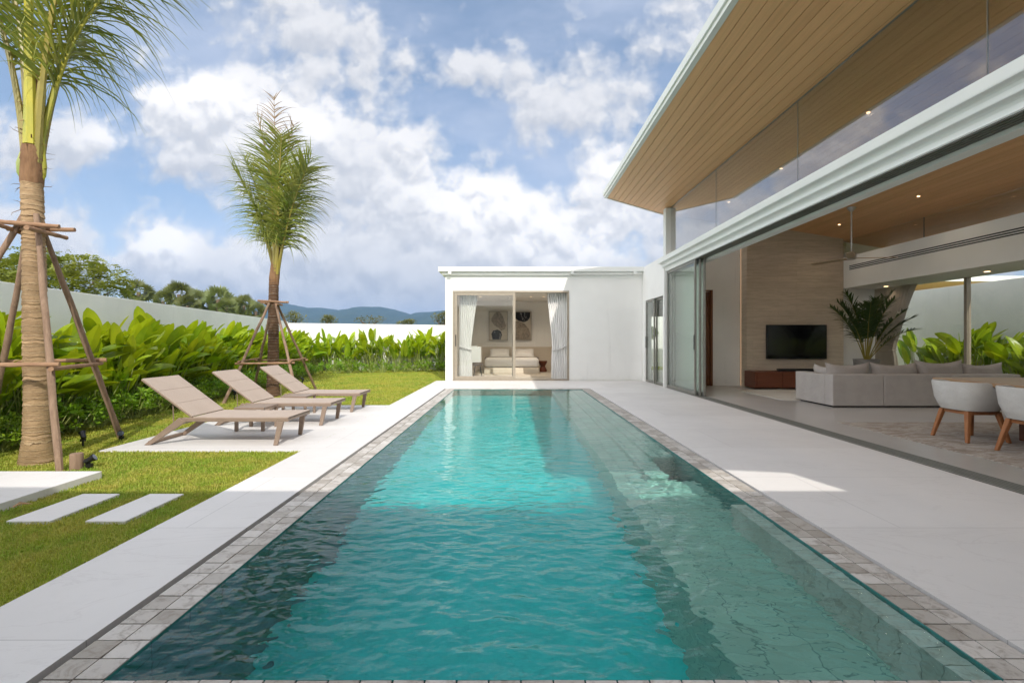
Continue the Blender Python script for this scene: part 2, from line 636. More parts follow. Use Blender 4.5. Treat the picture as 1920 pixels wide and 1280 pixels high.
WAVE = .016
M['deck'] = mat_deck()
M['coping'] = mat_tile('coping_stone_tile', (.37, .335, .295), (.62, .585, .55), (.215, .175, .14))
M['ledge'] = mat_tile('pale_ledge_tile', (.60, .62, .56), (.80, .80, .75), (.38, .38, .33))
M['grout'] = m_plain('dark_grout', (.07, .062, .055), (.11, .10, .09), 30, .9)
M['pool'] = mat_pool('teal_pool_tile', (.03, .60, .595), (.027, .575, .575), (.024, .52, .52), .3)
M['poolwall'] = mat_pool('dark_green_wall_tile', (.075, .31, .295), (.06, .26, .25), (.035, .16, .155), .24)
M['step'] = mat_pool('grey_green_step_tile', (.42, .64, .55), (.33, .53, .46), (.15, .30, .27), .24)
M['water'] = mat_water()

# ------------------------------------------------------------------ ground, deck, pool
PXL, PXR, PYN, PYF = -1.514, 1.83, 1.763, 12.45       # water edges
CXL, CXR, CYN, CYF = -1.750, 2.055, 1.527, 12.69      # coping outer edges
DXL, DXR, DYN, DYF = -1.785, 2.078, 1.50, 12.705      # deck inner edges
DECK_L = -2.413
FX = 4.20                                              # facade plane


def mat_ground():
    m, q, out = new_mat('lawn_grass')
    co = q.objco()
    n1 = q.noise(co, .8, 4, .6)
    n2 = q.noise(co, 60, 4, .7)
    n3 = q.noise(co, 7, 5, .65)
    col = q.mix(q.sstep(n1, .35, .7), (.23, .29, .025), (.34, .32, .035))
    col = q.mix(q.sstep(n3, .4, .75, 0, .5), col, (.42, .35, .07))
    col = q.mix(q.sstep(n2, .35, .75), col, (.15, .19, .018))
    principled(q, out, col, .85, 0, .2, q.bump(n2, .8, .02))
    return m


M['lawn'] = mat_ground()
g = MB()
B = 4400.0
gz = -.02
for (x0, x1, y0, y1) in ((-B, DXL - .02, -290, 3290), (DXR + .02, B, -290, 3290), (DXL - .02, DXR + .02, -290, DYN - .02), (DXL - .02, DXR + .02, DYF + .02, 3290)):
    g.quad((x0, y0, gz), (x1, y0, gz), (x1, y1, gz), (x0, y1, gz))
tag(g.build('ground', M['lawn'], fix=False), kind='structure')

d = MB()
d.box(DECK_L, DXL, -.6, DYF, -.16, 0).box(DECK_L, FX + .02, DYF, 15.16, -.16, 0).box(DXR, FX - .02, -.6, DYF, -.16, 0).box(DXL, DXR, -.6, DYN, -.16, 0)
deck = tag(d.build('pool_deck', M['deck']), kind='structure')
lp = MB(); lp.box(-4.75, DECK_L, 5.45, 9.35, -.16, -.003)
tag(lp.build('lounger_terrace', M['deck'], bevel=.004), kind='structure')
ch = MB()
ch.box(DXL - .015, CXL + .004, DYN - .015, DYF + .015, -.14, -.10).box(CXR - .004, DXR + .015, DYN - .015, DYF + .015, -.14, -.10)
ch.box(CXL + .004, CXR - .004, DYN - .015, CYN + .004, -.14, -.10).box(CXL + .004, CXR - .004, CYF - .004, DYF + .015, -.14, -.10)
tag(ch.build('drain_channel', m_plain('drain_grey', (.11, .10, .09), (.16, .15, .14), 12, .8)), kind='structure')

cp = MB()
rnd = random.Random(3)


def tiles(x0, x1, y0, y1, nx, ny):
    for i in range(nx):
        for j in range(ny):
            cp.cc = rnd.uniform(0.0, .98)
            a = x0 + (x1 - x0) * i / nx; b = x0 + (x1 - x0) * (i + 1) / nx
            c = y0 + (y1 - y0) * j / ny; e = y0 + (y1 - y0) * (j + 1) / ny
            G = .0022
            dz = rnd.uniform(-.0015, .001)
            jt = [rnd.uniform(0, .0025) for _ in range(4)]
            cp.hexa([(a + G, c + G, -.06), (b - G, c + G, -.06), (b - G, e - G, -.06), (a + G, e - G, -.06),
                     (a + G + jt[0], c + G + jt[1], -.004 + dz), (b - G - jt[2], c + G + jt[0], -.004 + dz), (b - G - jt[1], e - G - jt[3], -.004 + dz), (a + G + jt[3], e - G - jt[2], -.004 + dz)])


ny = 92
tiles(CXL, PXL, PYN, PYF, 2, ny)
tiles(PXR, CXR, PYN, PYF, 2, ny)
tiles(CXL, CXR, CYN, PYN, 32, 2)
tiles(CXL, CXR, PYF, CYF, 32, 2)
tag(cp.build('pool_coping', M['coping']), kind='structure')
gr = MB()
gr.box(CXL, PXL - .004, CYN, CYF, -.14, -.011).box(PXR + .004, CXR, CYN, CYF, -.14, -.011).box(PXL - .004, PXR + .004, CYN, PYN - .004, -.14, -.011).box(PXL - .004, PXR + .004, PYF + .004, CYF, -.14, -.011)
tag(gr.build('coping_bed', M['grout']), kind='structure')

ZF = -1.25
pb = MB()
pb.quad((PXL, PYN, ZF), (PXR, PYN, ZF), (PXR, PYF, ZF), (PXL, PYF, ZF))
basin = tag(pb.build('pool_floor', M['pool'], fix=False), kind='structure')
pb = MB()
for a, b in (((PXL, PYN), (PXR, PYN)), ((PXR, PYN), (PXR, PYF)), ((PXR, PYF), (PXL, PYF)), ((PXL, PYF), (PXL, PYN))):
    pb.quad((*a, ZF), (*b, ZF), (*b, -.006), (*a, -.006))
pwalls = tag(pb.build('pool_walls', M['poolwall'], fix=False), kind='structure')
st = MB()
# long steps down the right side, bench and narrow ledge in the near corner
st.box(1.58, PXR - .001, 5.35, PYF - .001, ZF + .001, -.17)
st.box(1.38, 1.58, 4.75, PYF - .001, ZF + .001, -.34)
st.box(1.05, 1.38, 4.75, PYF - .001, ZF + .001, -.51)
st.box(1.02, 1.715, PYN + .001, 4.745, ZF + .001, -.46)
st.box(1.7155, PXR - .001, 3.725, 4.745, ZF + .001, -.46)
steps = tag(st.build('pool_steps', M['step'], bevel=.006), kind='structure')
le = MB()
for j in range(17):
    le.cc = rnd.uniform(.2, .95)
    ya_ = PYN + .002 + j * .115
    le.box(1.715, PXR - .001, ya_ + .002, ya_ + .113, ZF + .001, -.055)
ledge = tag(le.build('pool_ledge', M['ledge']), kind='structure')


def build_water():
    WZ = -.012
    x0, x1, y0, y1 = PXL - .002, PXR + .002, PYN - .002, PYF + .002
    nx, ny = 300, 900
    xs = np.linspace(x0, x1, nx)
    # denser towards the camera
    tt = np.linspace(0, 1, ny)
    ys = y0 + (y1 - y0) * (0.40 * tt + 0.60 * tt ** 2)
    X, Y = np.meshgrid(xs, ys)
    rs = np.random.RandomState(11)
    H = np.zeros_like(X)
    wx = X + .05 * np.sin(3.1 * Y + 1.3 * X) + .04 * np.sin(5.3 * X - 2.2 * Y + 1)
    wy = Y + .05 * np.sin(2.7 * X - 1.9 * Y + 2) + .03 * np.sin(6.1 * Y + 2.5 * X)
    for lam, amp, n, yf in ((1.3, .0030, 6, 99), (.7, .0020, 8, 99), (.30, .0032, 12, 4.7), (.17, .0025, 16, 4.3), (.10, .0013, 18, 3.8), (.062, .00055, 18, 3.2)):
        fade = np.clip((yf - Y) / 1.6, .05, 1) ** .8
        for k in range(n):
            th = rs.normal(1.25, .8)
            l = lam * rs.uniform(.7, 1.35)
            kx, ky = math.cos(th) * 2 * PI / l, math.sin(th) * 2 * PI / l
            env = .5 + .5 * np.sin(rs.uniform(.6, 1.6) * X + rs.uniform(.5, 1.3) * Y + rs.uniform(0, 6.28))
            H += fade * amp / math.sqrt(n) * env * np.sin(kx * wx + ky * wy + rs.uniform(0, 6.28))
    # stirred by the jets above the bench
    for (jx, jy) in ((1.25, 2.3), (1.3, 3.0), (1.22, 3.7), (1.3, 4.3)):
        r = np.sqrt((X - jx) ** 2 + (Y - jy) ** 2)
        H += .0024 * np.exp(-(r / .36) ** 2) * np.sin(30 * r + 3 * np.sin(9 * X + jy) + 3 * np.sin(11 * Y))
    edge = np.minimum(np.minimum(X - x0, x1 - X), np.minimum(Y - y0, y1 - Y))
    H *= np.clip(edge / .06, 0.15, 1)
    Z = WZ + H
    top = np.stack([X, Y, Z], -1).reshape(-1, 3)
    idx = np.arange(nx * ny).reshape(ny, nx)
    f = np.stack([idx[:-1, :-1], idx[:-1, 1:], idx[1:, 1:], idx[1:, :-1]], -1).reshape(-1, 4)
    # rim and bottom close the body
    rim = np.concatenate([idx[0, :], idx[1:, -1], idx[-1, -2::-1], idx[-2:0:-1, 0]])
    nb = len(top)
    low = top[rim].copy(); low[:, 2] = ZF - .03
    r2 = np.arange(len(rim)) + nb
    rn, r2n = np.roll(rim, -1), np.roll(r2, -1)
    side = np.stack([rim, r2, r2n, rn], -1)
    verts = np.concatenate([top, low, [[x0, y0, ZF - .031], [x1, y0, ZF - .031], [x1, y1, ZF - .031], [x0, y1, ZF - .031]]])
    c = nb + len(rim)
    # the bottom as a fan to the four rim corners: a single ring polygon is enough
    me = bpy.data.meshes.new('pool_water')
    faces = [tuple(r) for r in f.tolist()] + [tuple(r) for r in side.tolist()] + [tuple(reversed(r2.tolist()))]
    me.from_pydata(verts[:c].tolist(), [], faces)
    sm = np.zeros(len(faces), dtype=bool); sm[:len(f)] = True
    me.polygons.foreach_set('use_smooth', sm)
    # keep the rim sharp so that the surface normals stay those of the waves
    me.update()
    me.set_sharp_from_angle(angle=R(60))
    o = bpy.data.objects.new('pool_water', me); C.objects.link(o)
    me.materials.append(M['water'])
    return tag(o, kind='structure')


water = build_water()
water.cycles.is_caustics_caster = True
for o in (basin, steps, pwalls, ledge):
    o.cycles.is_caustics_receiver = True
sd.cycles.is_caustics_light = True


# ------------------------------------------------------------------ the villa
def mat_stone_wall():
    m, q, out = new_mat('travertine_cladding')
    co = q.objco()
    x, y, z = q.sep(co)
    v = q.comb(x, z, y)
    br = q.n('ShaderNodeTexBrick'); q.link(v, br.inputs['Vector'])
    br.offset = .43; br.inputs['Scale'].default_value = 1
    br.inputs['Brick Width'].default_value = 1.2; br.inputs['Row Height'].default_value = .16
    br.inputs['Mortar Size'].default_value = .0025
    q.put(br.inputs['Color1'], (.60, .50, .39)); q.put(br.inputs['Color2'], (.53, .44, .345)); q.put(br.inputs['Mortar'], (.36, .295, .225))
    n = q.noise(q.mapping(co, (.8, 1, 9)), 3.2, 7, .65, dist=.4)
    col = q.mix(q.sstep(n, .35, .7, 0, .75), br.outputs[0], (.42, .345, .26))
    principled(q, out, col, .7, 0, .25, q.bump(q.add(n, q.mul(br.outputs['Fac'], -.6)), .3, .006))
    return m


def mat_concrete():
    m, q, out = new_mat('polished_floor')
    co = q.objco()
    n = q.noise(co, .9, 7, .65, dist=.5); n2 = q.noise(co, 7, 6, .65)
    col = q.mix(q.sstep(n, .3, .7), (.46, .435, .415), (.40, .38, .36))
    col = q.mix(q.sstep(n2, .5, .8, 0, .3), col, (.50, .475, .455))
    principled(q, out, col, .28, 0, .45)
    return m


def mat_boards():
    m, q, out = new_mat('timber_soffit_boards')
    co = q.objco()
    a = q.n('ShaderNodeAttribute'); a.attribute_name = 'tint'
    n = q.noise(q.mapping(co, (9, .3, 9)), 3.0, 6, .65, dist=.5)
    n2 = q.noise(q.mapping(co, (30, .6, 30)), 4.0, 4, .6)
    col = q.mix(a.outputs['Fac'], (.80, .46, .225), (.70, .39, .185))
    col = q.mix(q.sstep(n, .35, .75, 0, .5), col, (.56, .315, .145))
    principled(q, out, col, .45, 0, .3, q.bump(n2, .1, .002))
    return m


M['travertine'] = mat_stone_wall()
M['concrete'] = mat_concrete()
M['boards'] = mat_boards()
M['darkwood'] = m_plain('dark_backing', (.05, .03, .018), None, rough=.9)
M['roofing'] = m_plain('roof_sheet', (.30, .30, .30), (.26, .26, .26), 3, .6)
M['lamp'] = m_emit('warm_downlight', (1.0, .66, .34), 5.0)
M['led'] = m_emit('warm_led_strip', (1.0, .66, .42), .38)
M['lamp_dim'] = m_emit('dim_fill_downlight', (1.0, .72, .45), 1.3)
M['redwood'] = m_wood('red_brown_timber', (.17, .055, .026), (.11, .034, .017), 'x', 1.0, .4)
M['doorwood'] = m_wood('door_timber', (.20, .085, .04), (.14, .055, .026), 'z', 1.0, .45)


def roof_z(x):                     # underside of the pitched roof
    return 5.557 - .166 * x


def roof_y(x):                     # its far edge, slightly skewed
    return 12.82 + .35 * (x - 2.55)


RY0 = -1.2
EX, RX = 2.55, 10.9
villa = thing('villa', 'white modern villa with a tall glazed living room under a pitched timber roof', 'house', (4.2, 6, 0))

# soffit: real boards with open joints
sb = MB(); bw = .15
i = 0
x = EX + .03
while x < RX - .05:
    x1 = min(x + bw - .008, RX - .05)
    sb.cc = rnd.uniform(.02, .98)
    y1a, y1b = roof_y(x), roof_y(x1)
    sb.hexa([(x, RY0, roof_z(x)), (x1, RY0, roof_z(x1)), (x1, y1b, roof_z(x1)), (x, y1a, roof_z(x)),
             (x, RY0, roof_z(x) + .018), (x1, RY0, roof_z(x1) + .018), (x1, y1b, roof_z(x1) + .018), (x, y1a, roof_z(x) + .018)])
    x += bw
sb.build('soffit', M['boards'], villa)
db = MB()
xa, xb = EX + .03, RX - .05
db.hexa([(xa, RY0, roof_z(xa) + .0195), (xb, RY0, roof_z(xb) + .0195), (xb, roof_y(xb) - .005, roof_z(xb) + .0195), (xa, roof_y(xa) - .005, roof_z(xa) + .0195),
         (xa, RY0, roof_z(xa) + .0285), (xb, RY0, roof_z(xb) + .0285), (xb, roof_y(xb) - .005, roof_z(xb) + .0285), (xa, roof_y(xa) - .005, roof_z(xa) + .0285)])
db.build('soffit_backing', M['darkwood'], villa)
rb = MB()
rb.hexa([(EX - .02, RY0 - .03, roof_z(EX) + .03), (RX, RY0 - .03, roof_z(RX) + .03), (RX, roof_y(RX) + .03, roof_z(RX) + .03), (EX - .02, roof_y(EX) + .03, roof_z(EX) + .03),
         (EX - .02, RY0 - .03, roof_z(EX) + .16), (RX, RY0 - .03, roof_z(RX) + .16), (RX, roof_y(RX) + .03, roof_z(RX) + .16), (EX - .02, roof_y(EX) + .03, roof_z(EX) + .16)])
roof = rb.build('roof', M['roofing'], villa)
fa = MB()
z0 = roof_z(EX)
fa.hexa([(EX - .055, RY0, z0 - .012), (EX + .025, RY0, z0 - .012), (EX + .025, roof_y(EX) + .035, z0 - .012), (EX - .055, roof_y(EX) + .035, z0 - .012),
         (EX - .055, RY0, z0 + .05), (EX + .025, RY0, z0 + .05), (EX + .025, roof_y(EX) + .035, z0 + .05), (EX - .055, roof_y(EX) + .035, z0 + .05)])
fa.box(EX - .085, EX - .021, RY0, roof_y(EX) + .05, z0 + .053, z0 + .175)
for (xa, xb) in ((EX + .026, RX),):
    fa.hexa([(xa, roof_y(xa) + .004, roof_z(xa) - .012), (xb, roof_y(xb) + .004, roof_z(xb) - .012), (xb, roof_y(xb) + .06, roof_z(xb) - .012), (xa, roof_y(xa) + .06, roof_z(xa) - .012),
             (xa, roof_y(xa) + .004, roof_z(xa) + .17), (xb, roof_y(xb) + .004, roof_z(xb) + .17), (xb, roof_y(xb) + .06, roof_z(xb) + .17), (xa, roof_y(xa) + .06, roof_z(xa) + .17)])
fa.build('fascia', M['trim'], villa)

# eaves gutter beam over the sliding doors: coved steps
gy0, gy1 = -1.0, 13.02
cove = [(4.00, 3.49), (4.00, 3.385), (4.006, 3.372), (4.065, 3.366), (4.088, 3.352), (4.100, 3.325), (4.100, 3.285), (4.106, 3.272), (4.165, 3.266), (4.188, 3.252), (4.200, 3.225), (4.200, 3.168), (4.215, 3.158),
        (4.215, 3.21), (4.440, 3.21), (4.440, 3.165), (4.455, 3.165), (4.455, 3.115), (4.62, 3.115), (4.62, 3.40), (4.45, 3.49)]
gb = MB(); gb.prism(cove, 'y', gy0, gy1)
gb.build('gutter_beam', M['trim'], villa)
tb = MB()
for xa in (4.222, 4.272, 4.322, 4.372, 4.418):
    tb.box(xa, xa + .018, gy0, 12.98, 3.150, 3.2095)
tb.box(4.2155, 4.4395, gy0, 12.98, 3.190, 3.2092)
tb.build('head_track', M['greyalu'], villa)
ft = MB()
ft.box(4.195, 4.435, gy0, 12.98, -.12, -.016)
for xa in (4.195, 4.243, 4.291, 4.339, 4.387, 4.425):
    ft.box(xa, xa + .012, gy0, 12.98, -.015, .003)
ft.box(4.207, 4.243, gy0, 12.98, -.015, -.004)
ft.build('floor_track', M['greyalu'], villa)
fl = MB(); fl.box(4.437, 10.42, gy0, 13.39, -.16, 0.0); fl.build('floor', M['concrete'], villa)

# walls
wl = MB()
wl.box(4.165, 4.36, 14.83, 15.19, 0, 3.60)                       # return wall beside the far wing
wl.box(4.165, 4.36, 13.10, 14.83, 2.52, 3.60)
wl.box(4.165, 4.34, 12.985, 13.10, 0, 3.165)
wl.box(4.165, 4.36, 13.022, 13.10, 3.166, 3.60)
wl.build('wall', M['paint'], villa)
# back wall of the room
wl = MB()
wl.prism([(4.362, 3.50), (4.362, 0), (5.30, 0), (5.30, 2.66), (5.64, 2.66), (5.64, 0), (6.43, 0), (6.43, roof_z(6.43) + .02), (4.362, roof_z(4.362) + .02)], 'y', 13.4, 13.55)
wl.build('wall', M['paint'], villa)
wl = MB()
wl.prism([(9.08, 0), (10.42, 0), (10.42, roof_z(10.42)), (9.08, roof_z(9.08))], 'y', 13.22, 13.55)
wl.build('wall', M['paint'], villa)
sw = MB(); sw.prism([(6.43, 0), (9.078, 0), (9.078, roof_z(9.078) + .02), (6.43, roof_z(6.43) + .02)], 'y', 13.0, 13.56)
sw.build('stone_wall', M['travertine'], villa)
ls = MB(); ls.box(6.405, 6.427, 13.30, 13.33, .02, 4.3); ls.build('led_strip', M['led'], villa)
bm_ = MB(); bm_.box(9.08, 10.27, gy0, 13.215, 2.70, 3.54).box(10.272, 10.42, gy0, 13.215, 2.70, 3.53)
bm_.build('bulkhead', M['paint'], villa)
nw = MB(); nw.prism([(4.63, 0), (10.42, 0), (10.42, roof_z(10.42)), (4.28, roof_z(4.28)), (4.28, 3.495), (4.63, 3.495)], 'y', -1.15, -1.005); nw.build('wall', M['paint'], villa)
vg = MB()
for k in range(3):
    vg.box(9.074, 9.083, 5.0, 12.77, 3.172 + .045 * k, 3.195 + .045 * k)
vg.build('vent_grille', M['dark'], villa)
def lamp_under(x, y, z, power):
    ld = bpy.data.lights.new('downlight_lamp', 'SPOT'); ld.energy = power; ld.spot_size = R(150); ld.spot_blend = .8; ld.shadow_soft_size = .04; ld.color = (1, .80, .58)
    lo = bpy.data.objects.new('downlight_lamp', ld); lo.location = (x, y, z); C.objects.link(lo)


dl = lambda x, y, z, r=.038: MB().lathe([(r, z), (r, z - .006), (r * .7, z - .006), (r * .7, z - .002)], x, y, 16)
for (x, y) in ((5.33, 4.9), (5.33, 7.1), (5.33, 9.4), (5.33, 11.67), (8.24, 7.3), (8.24, 9.62), (8.24, 11.95)):
    MB().lathe([(.027, roof_z(x) + .012), (.024, roof_z(x) - .008), (.0, roof_z(x) - .008)], x, y, 14, cap=False).build('downlight', M['lamp'], villa)
    lamp_under(x, y, roof_z(x) - .02, 16)
for (x, y) in ((9.85, 12.5), (9.86, 9.85), (9.86, 7.2)):
    MB().lathe([(.05, 2.6995), (.045, 2.692), (.0, 2.692)], x, y, 16, cap=False).build('downlight', M['lamp'], villa)
    lamp_under(x, y, 2.68, 8)

# clerestory glazing
gx = 4.27
cl = MB()
cl.box(4.13, 4.34, 12.75, 12.95, 3.491, roof_z(4.34) - .001)
cl.build('end_post', M['trim'], villa)
joints = [12.75, 9.93, 7.09, 4.26, 1.43, -.95]
for a, b in zip(joints[1:], joints[:-1]):
    p = MB(); p.box(gx - .006, gx + .006, a + .004, b - .004, 3.491, roof_z(gx) - .012); pn = p.build('clerestory_pane', M['glass_high'], villa)
cj = MB()
for y in joints[1:-1]:
    cj.box(gx - .007, gx + .007, y - .0035, y + .0035, 3.491, roof_z(gx) - .013)
cj.box(gx - .012, gx + .018, -.95, 12.748, roof_z(gx) - .0118, roof_z(gx + .02) - .001)
cj.build('clerestory_joint', M['greyalu'], villa)
rx = 9.2
for a, b in ((10.6, 13.2), (7.9, 10.6), (5.2, 7.9), (2.5, 5.2)):
    p = MB(); p.box(rx - .005, rx + .005, a + .005, b - .005, 3.541, roof_z(rx) - .012); p.build('clerestory_pane', M['glass'], villa)
for y in (10.6, 7.9, 5.2):
    p = MB(); p.box(rx - .01, rx + .01, y - .005, y + .005, 3.541, roof_z(rx) - .013); p.build('clerestory_joint', M['greyalu'], villa)

# garden windows on the right side
wx = 10.30
wp = MB()
for y in (13.19, 10.74, 8.2, 5.6, 3.0):
    wp.box(wx - .05, wx + .05, y - .04, y + .03, .001, 2.699)
wp.box(wx - .05, wx + .05, 3.03, 13.14, .001, .05)
wf = wp.build('window_frame', M['bronze'], villa)
for a, b in ((10.77, 13.15), (8.23, 10.70), (5.63, 8.16), (3.03, 5.56)):
    p = MB(); p.box(wx - .006, wx + .006, a, b, .052, 2.698); p.build('window_pane', M['glass'], villa)


def slider(parent, axis, c, a, b, z0, z1, mf, mg, name='sliding_door', fw=.065, ft_=.04, handle_at=None, handle_side=-1):
    """a framed glass panel; axis 'x': plane at x=c spanning y a..b; 'y': plane at y=c spanning x a..b"""
    def bx(m, u0, u1, z0_, z1_, t):
        if axis == 'x': m.box(c - t / 2, c + t / 2, u0, u1, z0_, z1_)
        else: m.box(u0, u1, c - t / 2, c + t / 2, z0_, z1_)
    f = MB()
    bx(f, a, a + fw, z0, z1, ft_); bx(f, b - fw, b, z0, z1, ft_)
    bx(f, a + fw, b - fw, z0, z0 + fw * 1.1, ft_ - .002); bx(f, a + fw, b - fw, z1 - fw, z1, ft_ - .002)
    fo = f.build(name, mf, parent, bevel=.003)
    g_ = MB(); bx(g_, a + fw, b - fw, z0 + fw * 1.1, z1 - fw, .010)
    g_.build('pane', mg, fo)
    if handle_at is not None:
        h = MB()
        if axis == 'x':
            h.box(c - ft_ / 2 - .018, c - ft_ / 2 - .0005, handle_at - .018, handle_at + .018, z0 + 1.05, z0 + 1.40)
        else:
            h.box(handle_at - .014, handle_at + .014, c - ft_ / 2 - .012, c - ft_ / 2 - .0005, z0 + 1.05, z0 + 1.42)
        h.build('handle', M['black'], fo, bevel=.004)
    return fo


slider(villa, 'x', 4.250, 10.98, 12.98, .004, 3.152, M['greyalu'], M['glass_green'], handle_at=11.01)
slider(villa, 'x', 4.330, 10.90, 12.90, .004, 3.152, M['greyalu'], M['glass_green'])
slider(villa, 'x', 4.398, 10.82, 12.85, .004, 3.152, M['greyalu'], M['glass_green'])
# inner door ajar at the back of the room
dm = MB(); dm.box(5.60, 5.66, 13.375, 13.56, 0.001, 2.70).box(5.30, 5.598, 13.375, 13.56, 2.662, 2.70)
dfr = dm.build('door_frame', M['doorwood'], villa)
dm = MB(); dm.hexa([(5.55, 13.40, .01), (5.59, 13.42, .01), (5.30, 14.0, .01), (5.26, 13.98, .01), (5.55, 13.40, 2.65), (5.59, 13.42, 2.65), (5.30, 14.0, 2.65), (5.26, 13.98, 2.65)])
dm.build('door', M['doorwood'], villa)
# glazed door in the return wall
slider(villa, 'x', 4.20, 13.96, 14.825, .004, 2.515, M['greyalu'], M['glass_green'], handle_at=14.79)
slider(villa, 'x', 4.26, 13.105, 14.0, .004, 2.515, M['greyalu'], M['glass_green'])

# ------------------------------------------------------------------ bedroom wing at the far end
WY = 15.2
wing = thing('bedroom_wing', 'low flat-roofed white bedroom wing at the end of the pool', 'building', (0, 17, 0))
w = MB()
w.box(-2.135, -1.90, WY, 21.0, 0, 3.24)                     # left pier and side wall
w.box(-1.90, 1.83, WY, WY + .22, 2.875, 3.24)               # lintel
w.box(1.83, 4.164, WY, WY + .22, 0, 3.24)
w.box(-1.90, 9.0, 20.3, 20.5, 0, 3.24) if False else None
w.box(-1.90, 3.2, 20.3, 20.5, 0, 3.24)
w.box(3.2, 3.35, WY + .22, 21.0, 0, 3.24)
# hall to the right, with a tall opening to the rear court
w.box(3.35, 6.1, 20.8, 21.0, 0, 3.24).box(6.1, 7.3, 20.8, 21.0, 2.35, 3.24).box(7.3, 9.2, 20.8, 21.0, 0, 3.24)
w.box(9.0, 9.2, 13.57, 20.8, 0, 3.24)
w.build('wall', M['paint'], wing)
c_ = MB(); c_.box(-1.90, 3.2, WY + .22, 20.3, 2.95, 3.0).box(3.35, 9.0, 15.43, 20.8, 2.95, 3.0).box(4.362, 9.0, 13.57, 15.43, 2.95, 3.0)
c_.build('ceiling', M['paint'], wing)
f_ = MB(); f_.box(-1.90, 1.83, WY - .03, WY + .22, -.1, .0).box(-1.90, 3.2, WY + .22, 20.3, -.1, .001)
f_.box(4.36, 9.0, 13.57, 15.4, -.1, .001).box(3.35, 9.0, 15.42, 20.8, -.1, .001)
f_.build('floor', m_plain('pale_bedroom_floor', (.58, .53, .46), (.50, .455, .395), 2.0, .35), wing)
r_ = MB()
r_.box(-2.33, 4.164, 15.0, 15.09, 3.466, 3.61)                                     # edge fascia
r_.box(-2.33, -2.24, 15.09, 21.1, 3.466, 3.61)
r_.prism([(-2.2395, 3.49), (4.163, 3.49), (4.163, 3.603), (-2.2395, 3.603)], 'y', 15.0905, 21.1)
r_.box(4.366, 9.3, 13.56, 21.1, 3.43, 3.51)
r_.build('roof', M['trim'], wing, bevel=.004)
m_ = MB()
m_.box(-2.235, 4.1635, 15.10, WY - .001, 3.37, 3.489).box(-2.138, 4.163, WY, 20.9, 3.2405, 3.489)
m_.box(-2.235, -2.1385, WY, 20.9, 3.37, 3.489)
m_.build('cornice', M['trim'], wing, bevel=.004)
for x in (-1.97, 1.905, 3.90):
    s_ = MB(); s_.box(x - .05, x + .05, 15.01, 15.085, 3.385, 3.4655).box(x - .04, x + .04, 15.02, 15.075, 3.375, 3.3849)
    s_.build('spotlight', M['trim'], wing)
fr = MB()
fr.box(-1.90, -1.845, WY - .012, WY + .14, .001, 2.874).box(1.775, 1.83, WY - .012, WY + .14, .001, 2.874)
fr.box(-1.845, 1.775, WY - .012, WY + .14, 2.815, 2.874).box(-1.845, 1.775, WY - .012, WY + .14, .001, .045)
fr.build('door_frame', M['bronze'], wing, bevel=.003)
slider(wing, 'y', WY + .02, -1.842, .11, .047, 2.812, M['bronze'], M['glass'], fw=.085, ft_=.045, handle_at=-1.80)
slider(wing, 'y', WY + .085, -.0, .09 + .02, .047, 2.812, M['bronze'], M['glass'], fw=.045, ft_=.04, handle_at=.03)
hb = MB(); hb.box(-1.899, 3.199, 20.24, 20.299, .001, 1.02); hb.build('headboard_panel', m_plain('beige_panel', (.62, .55, .45), (.57, .50, .41), 2, .7), wing)
for x in (.72, 1.2, -1.2):  # more downlights than the bedroom has; extra ones added to brighten it
    MB().lathe([(.045, 2.9495), (.04, 2.942), (0, 2.942)], x, 18.0, 16, cap=False).build('downlight', M['lamp_dim'], wing)
    lamp_under(x, 18.0, 2.93, 70)

# rear wing behind the photographer: only its shadow and reflection are seen
rear = thing('rear_wing', 'flat-roofed white wing behind the viewer', 'building', (0, -3, 0))
b_ = MB(); b_.box(-11, 4.1, -6, -1.0, 0, 3.24); b_.build('wall', M['paint'], rear)
b_ = MB(); b_.box(-11.1, 4.4, -6.1, -.215, 3.405, 3.55); b_.build('roof', M['trim'], rear)

# ------------------------------------------------------------------ boundary walls
def wall_seg(name, label, p0, p1, z0, z1, th, mat, outx=None):
    (xa, ya), (xb, yb) = p0, p1
    dv = Vector((xb - xa, yb - ya, 0)).normalized(); nrm = Vector((-dv.y, dv.x, 0)) * th
    m = MB()
    m.hexa([(xa, ya, -.1), (xb, yb, -.1), (xb + nrm.x, yb + nrm.y, -.1), (xa + nrm.x, ya + nrm.y, -.1),
            (xa, ya, z0), (xb, yb, z1), (xb + nrm.x, yb + nrm.y, z1), (xa + nrm.x, ya + nrm.y, z0)])
    o = m.build(name, mat, bevel=.008)
    return tag(o, label, 'wall')


def lw(y):                       # left wall face
    return -7.30 - .17 * (y - 6.2)


wall_seg('boundary_wall', 'long pale grey garden wall running along the left hedge', (lw(-4), -4), (lw(20.7), 20.7), 2.12, 2.12, .18, M['bound'])
wall_seg('boundary_wall', 'bright white garden wall across the far end of the lawn', (lw(20.7) - .1, 20.69), (1.0, 22.1), 2.055, 1.96, .18, M['paint'])
wall_seg('boundary_wall', 'pale garden wall outside the living room windows', (12.6, 24), (12.6, -5), 2.83, 2.83, .18, M['bound'])
wall_seg('boundary_wall', 'white courtyard wall seen through the narrow glazed door', (1.1, 24.2), (12.59, 24.2), 2.6, 2.6, .18, M['paint'])


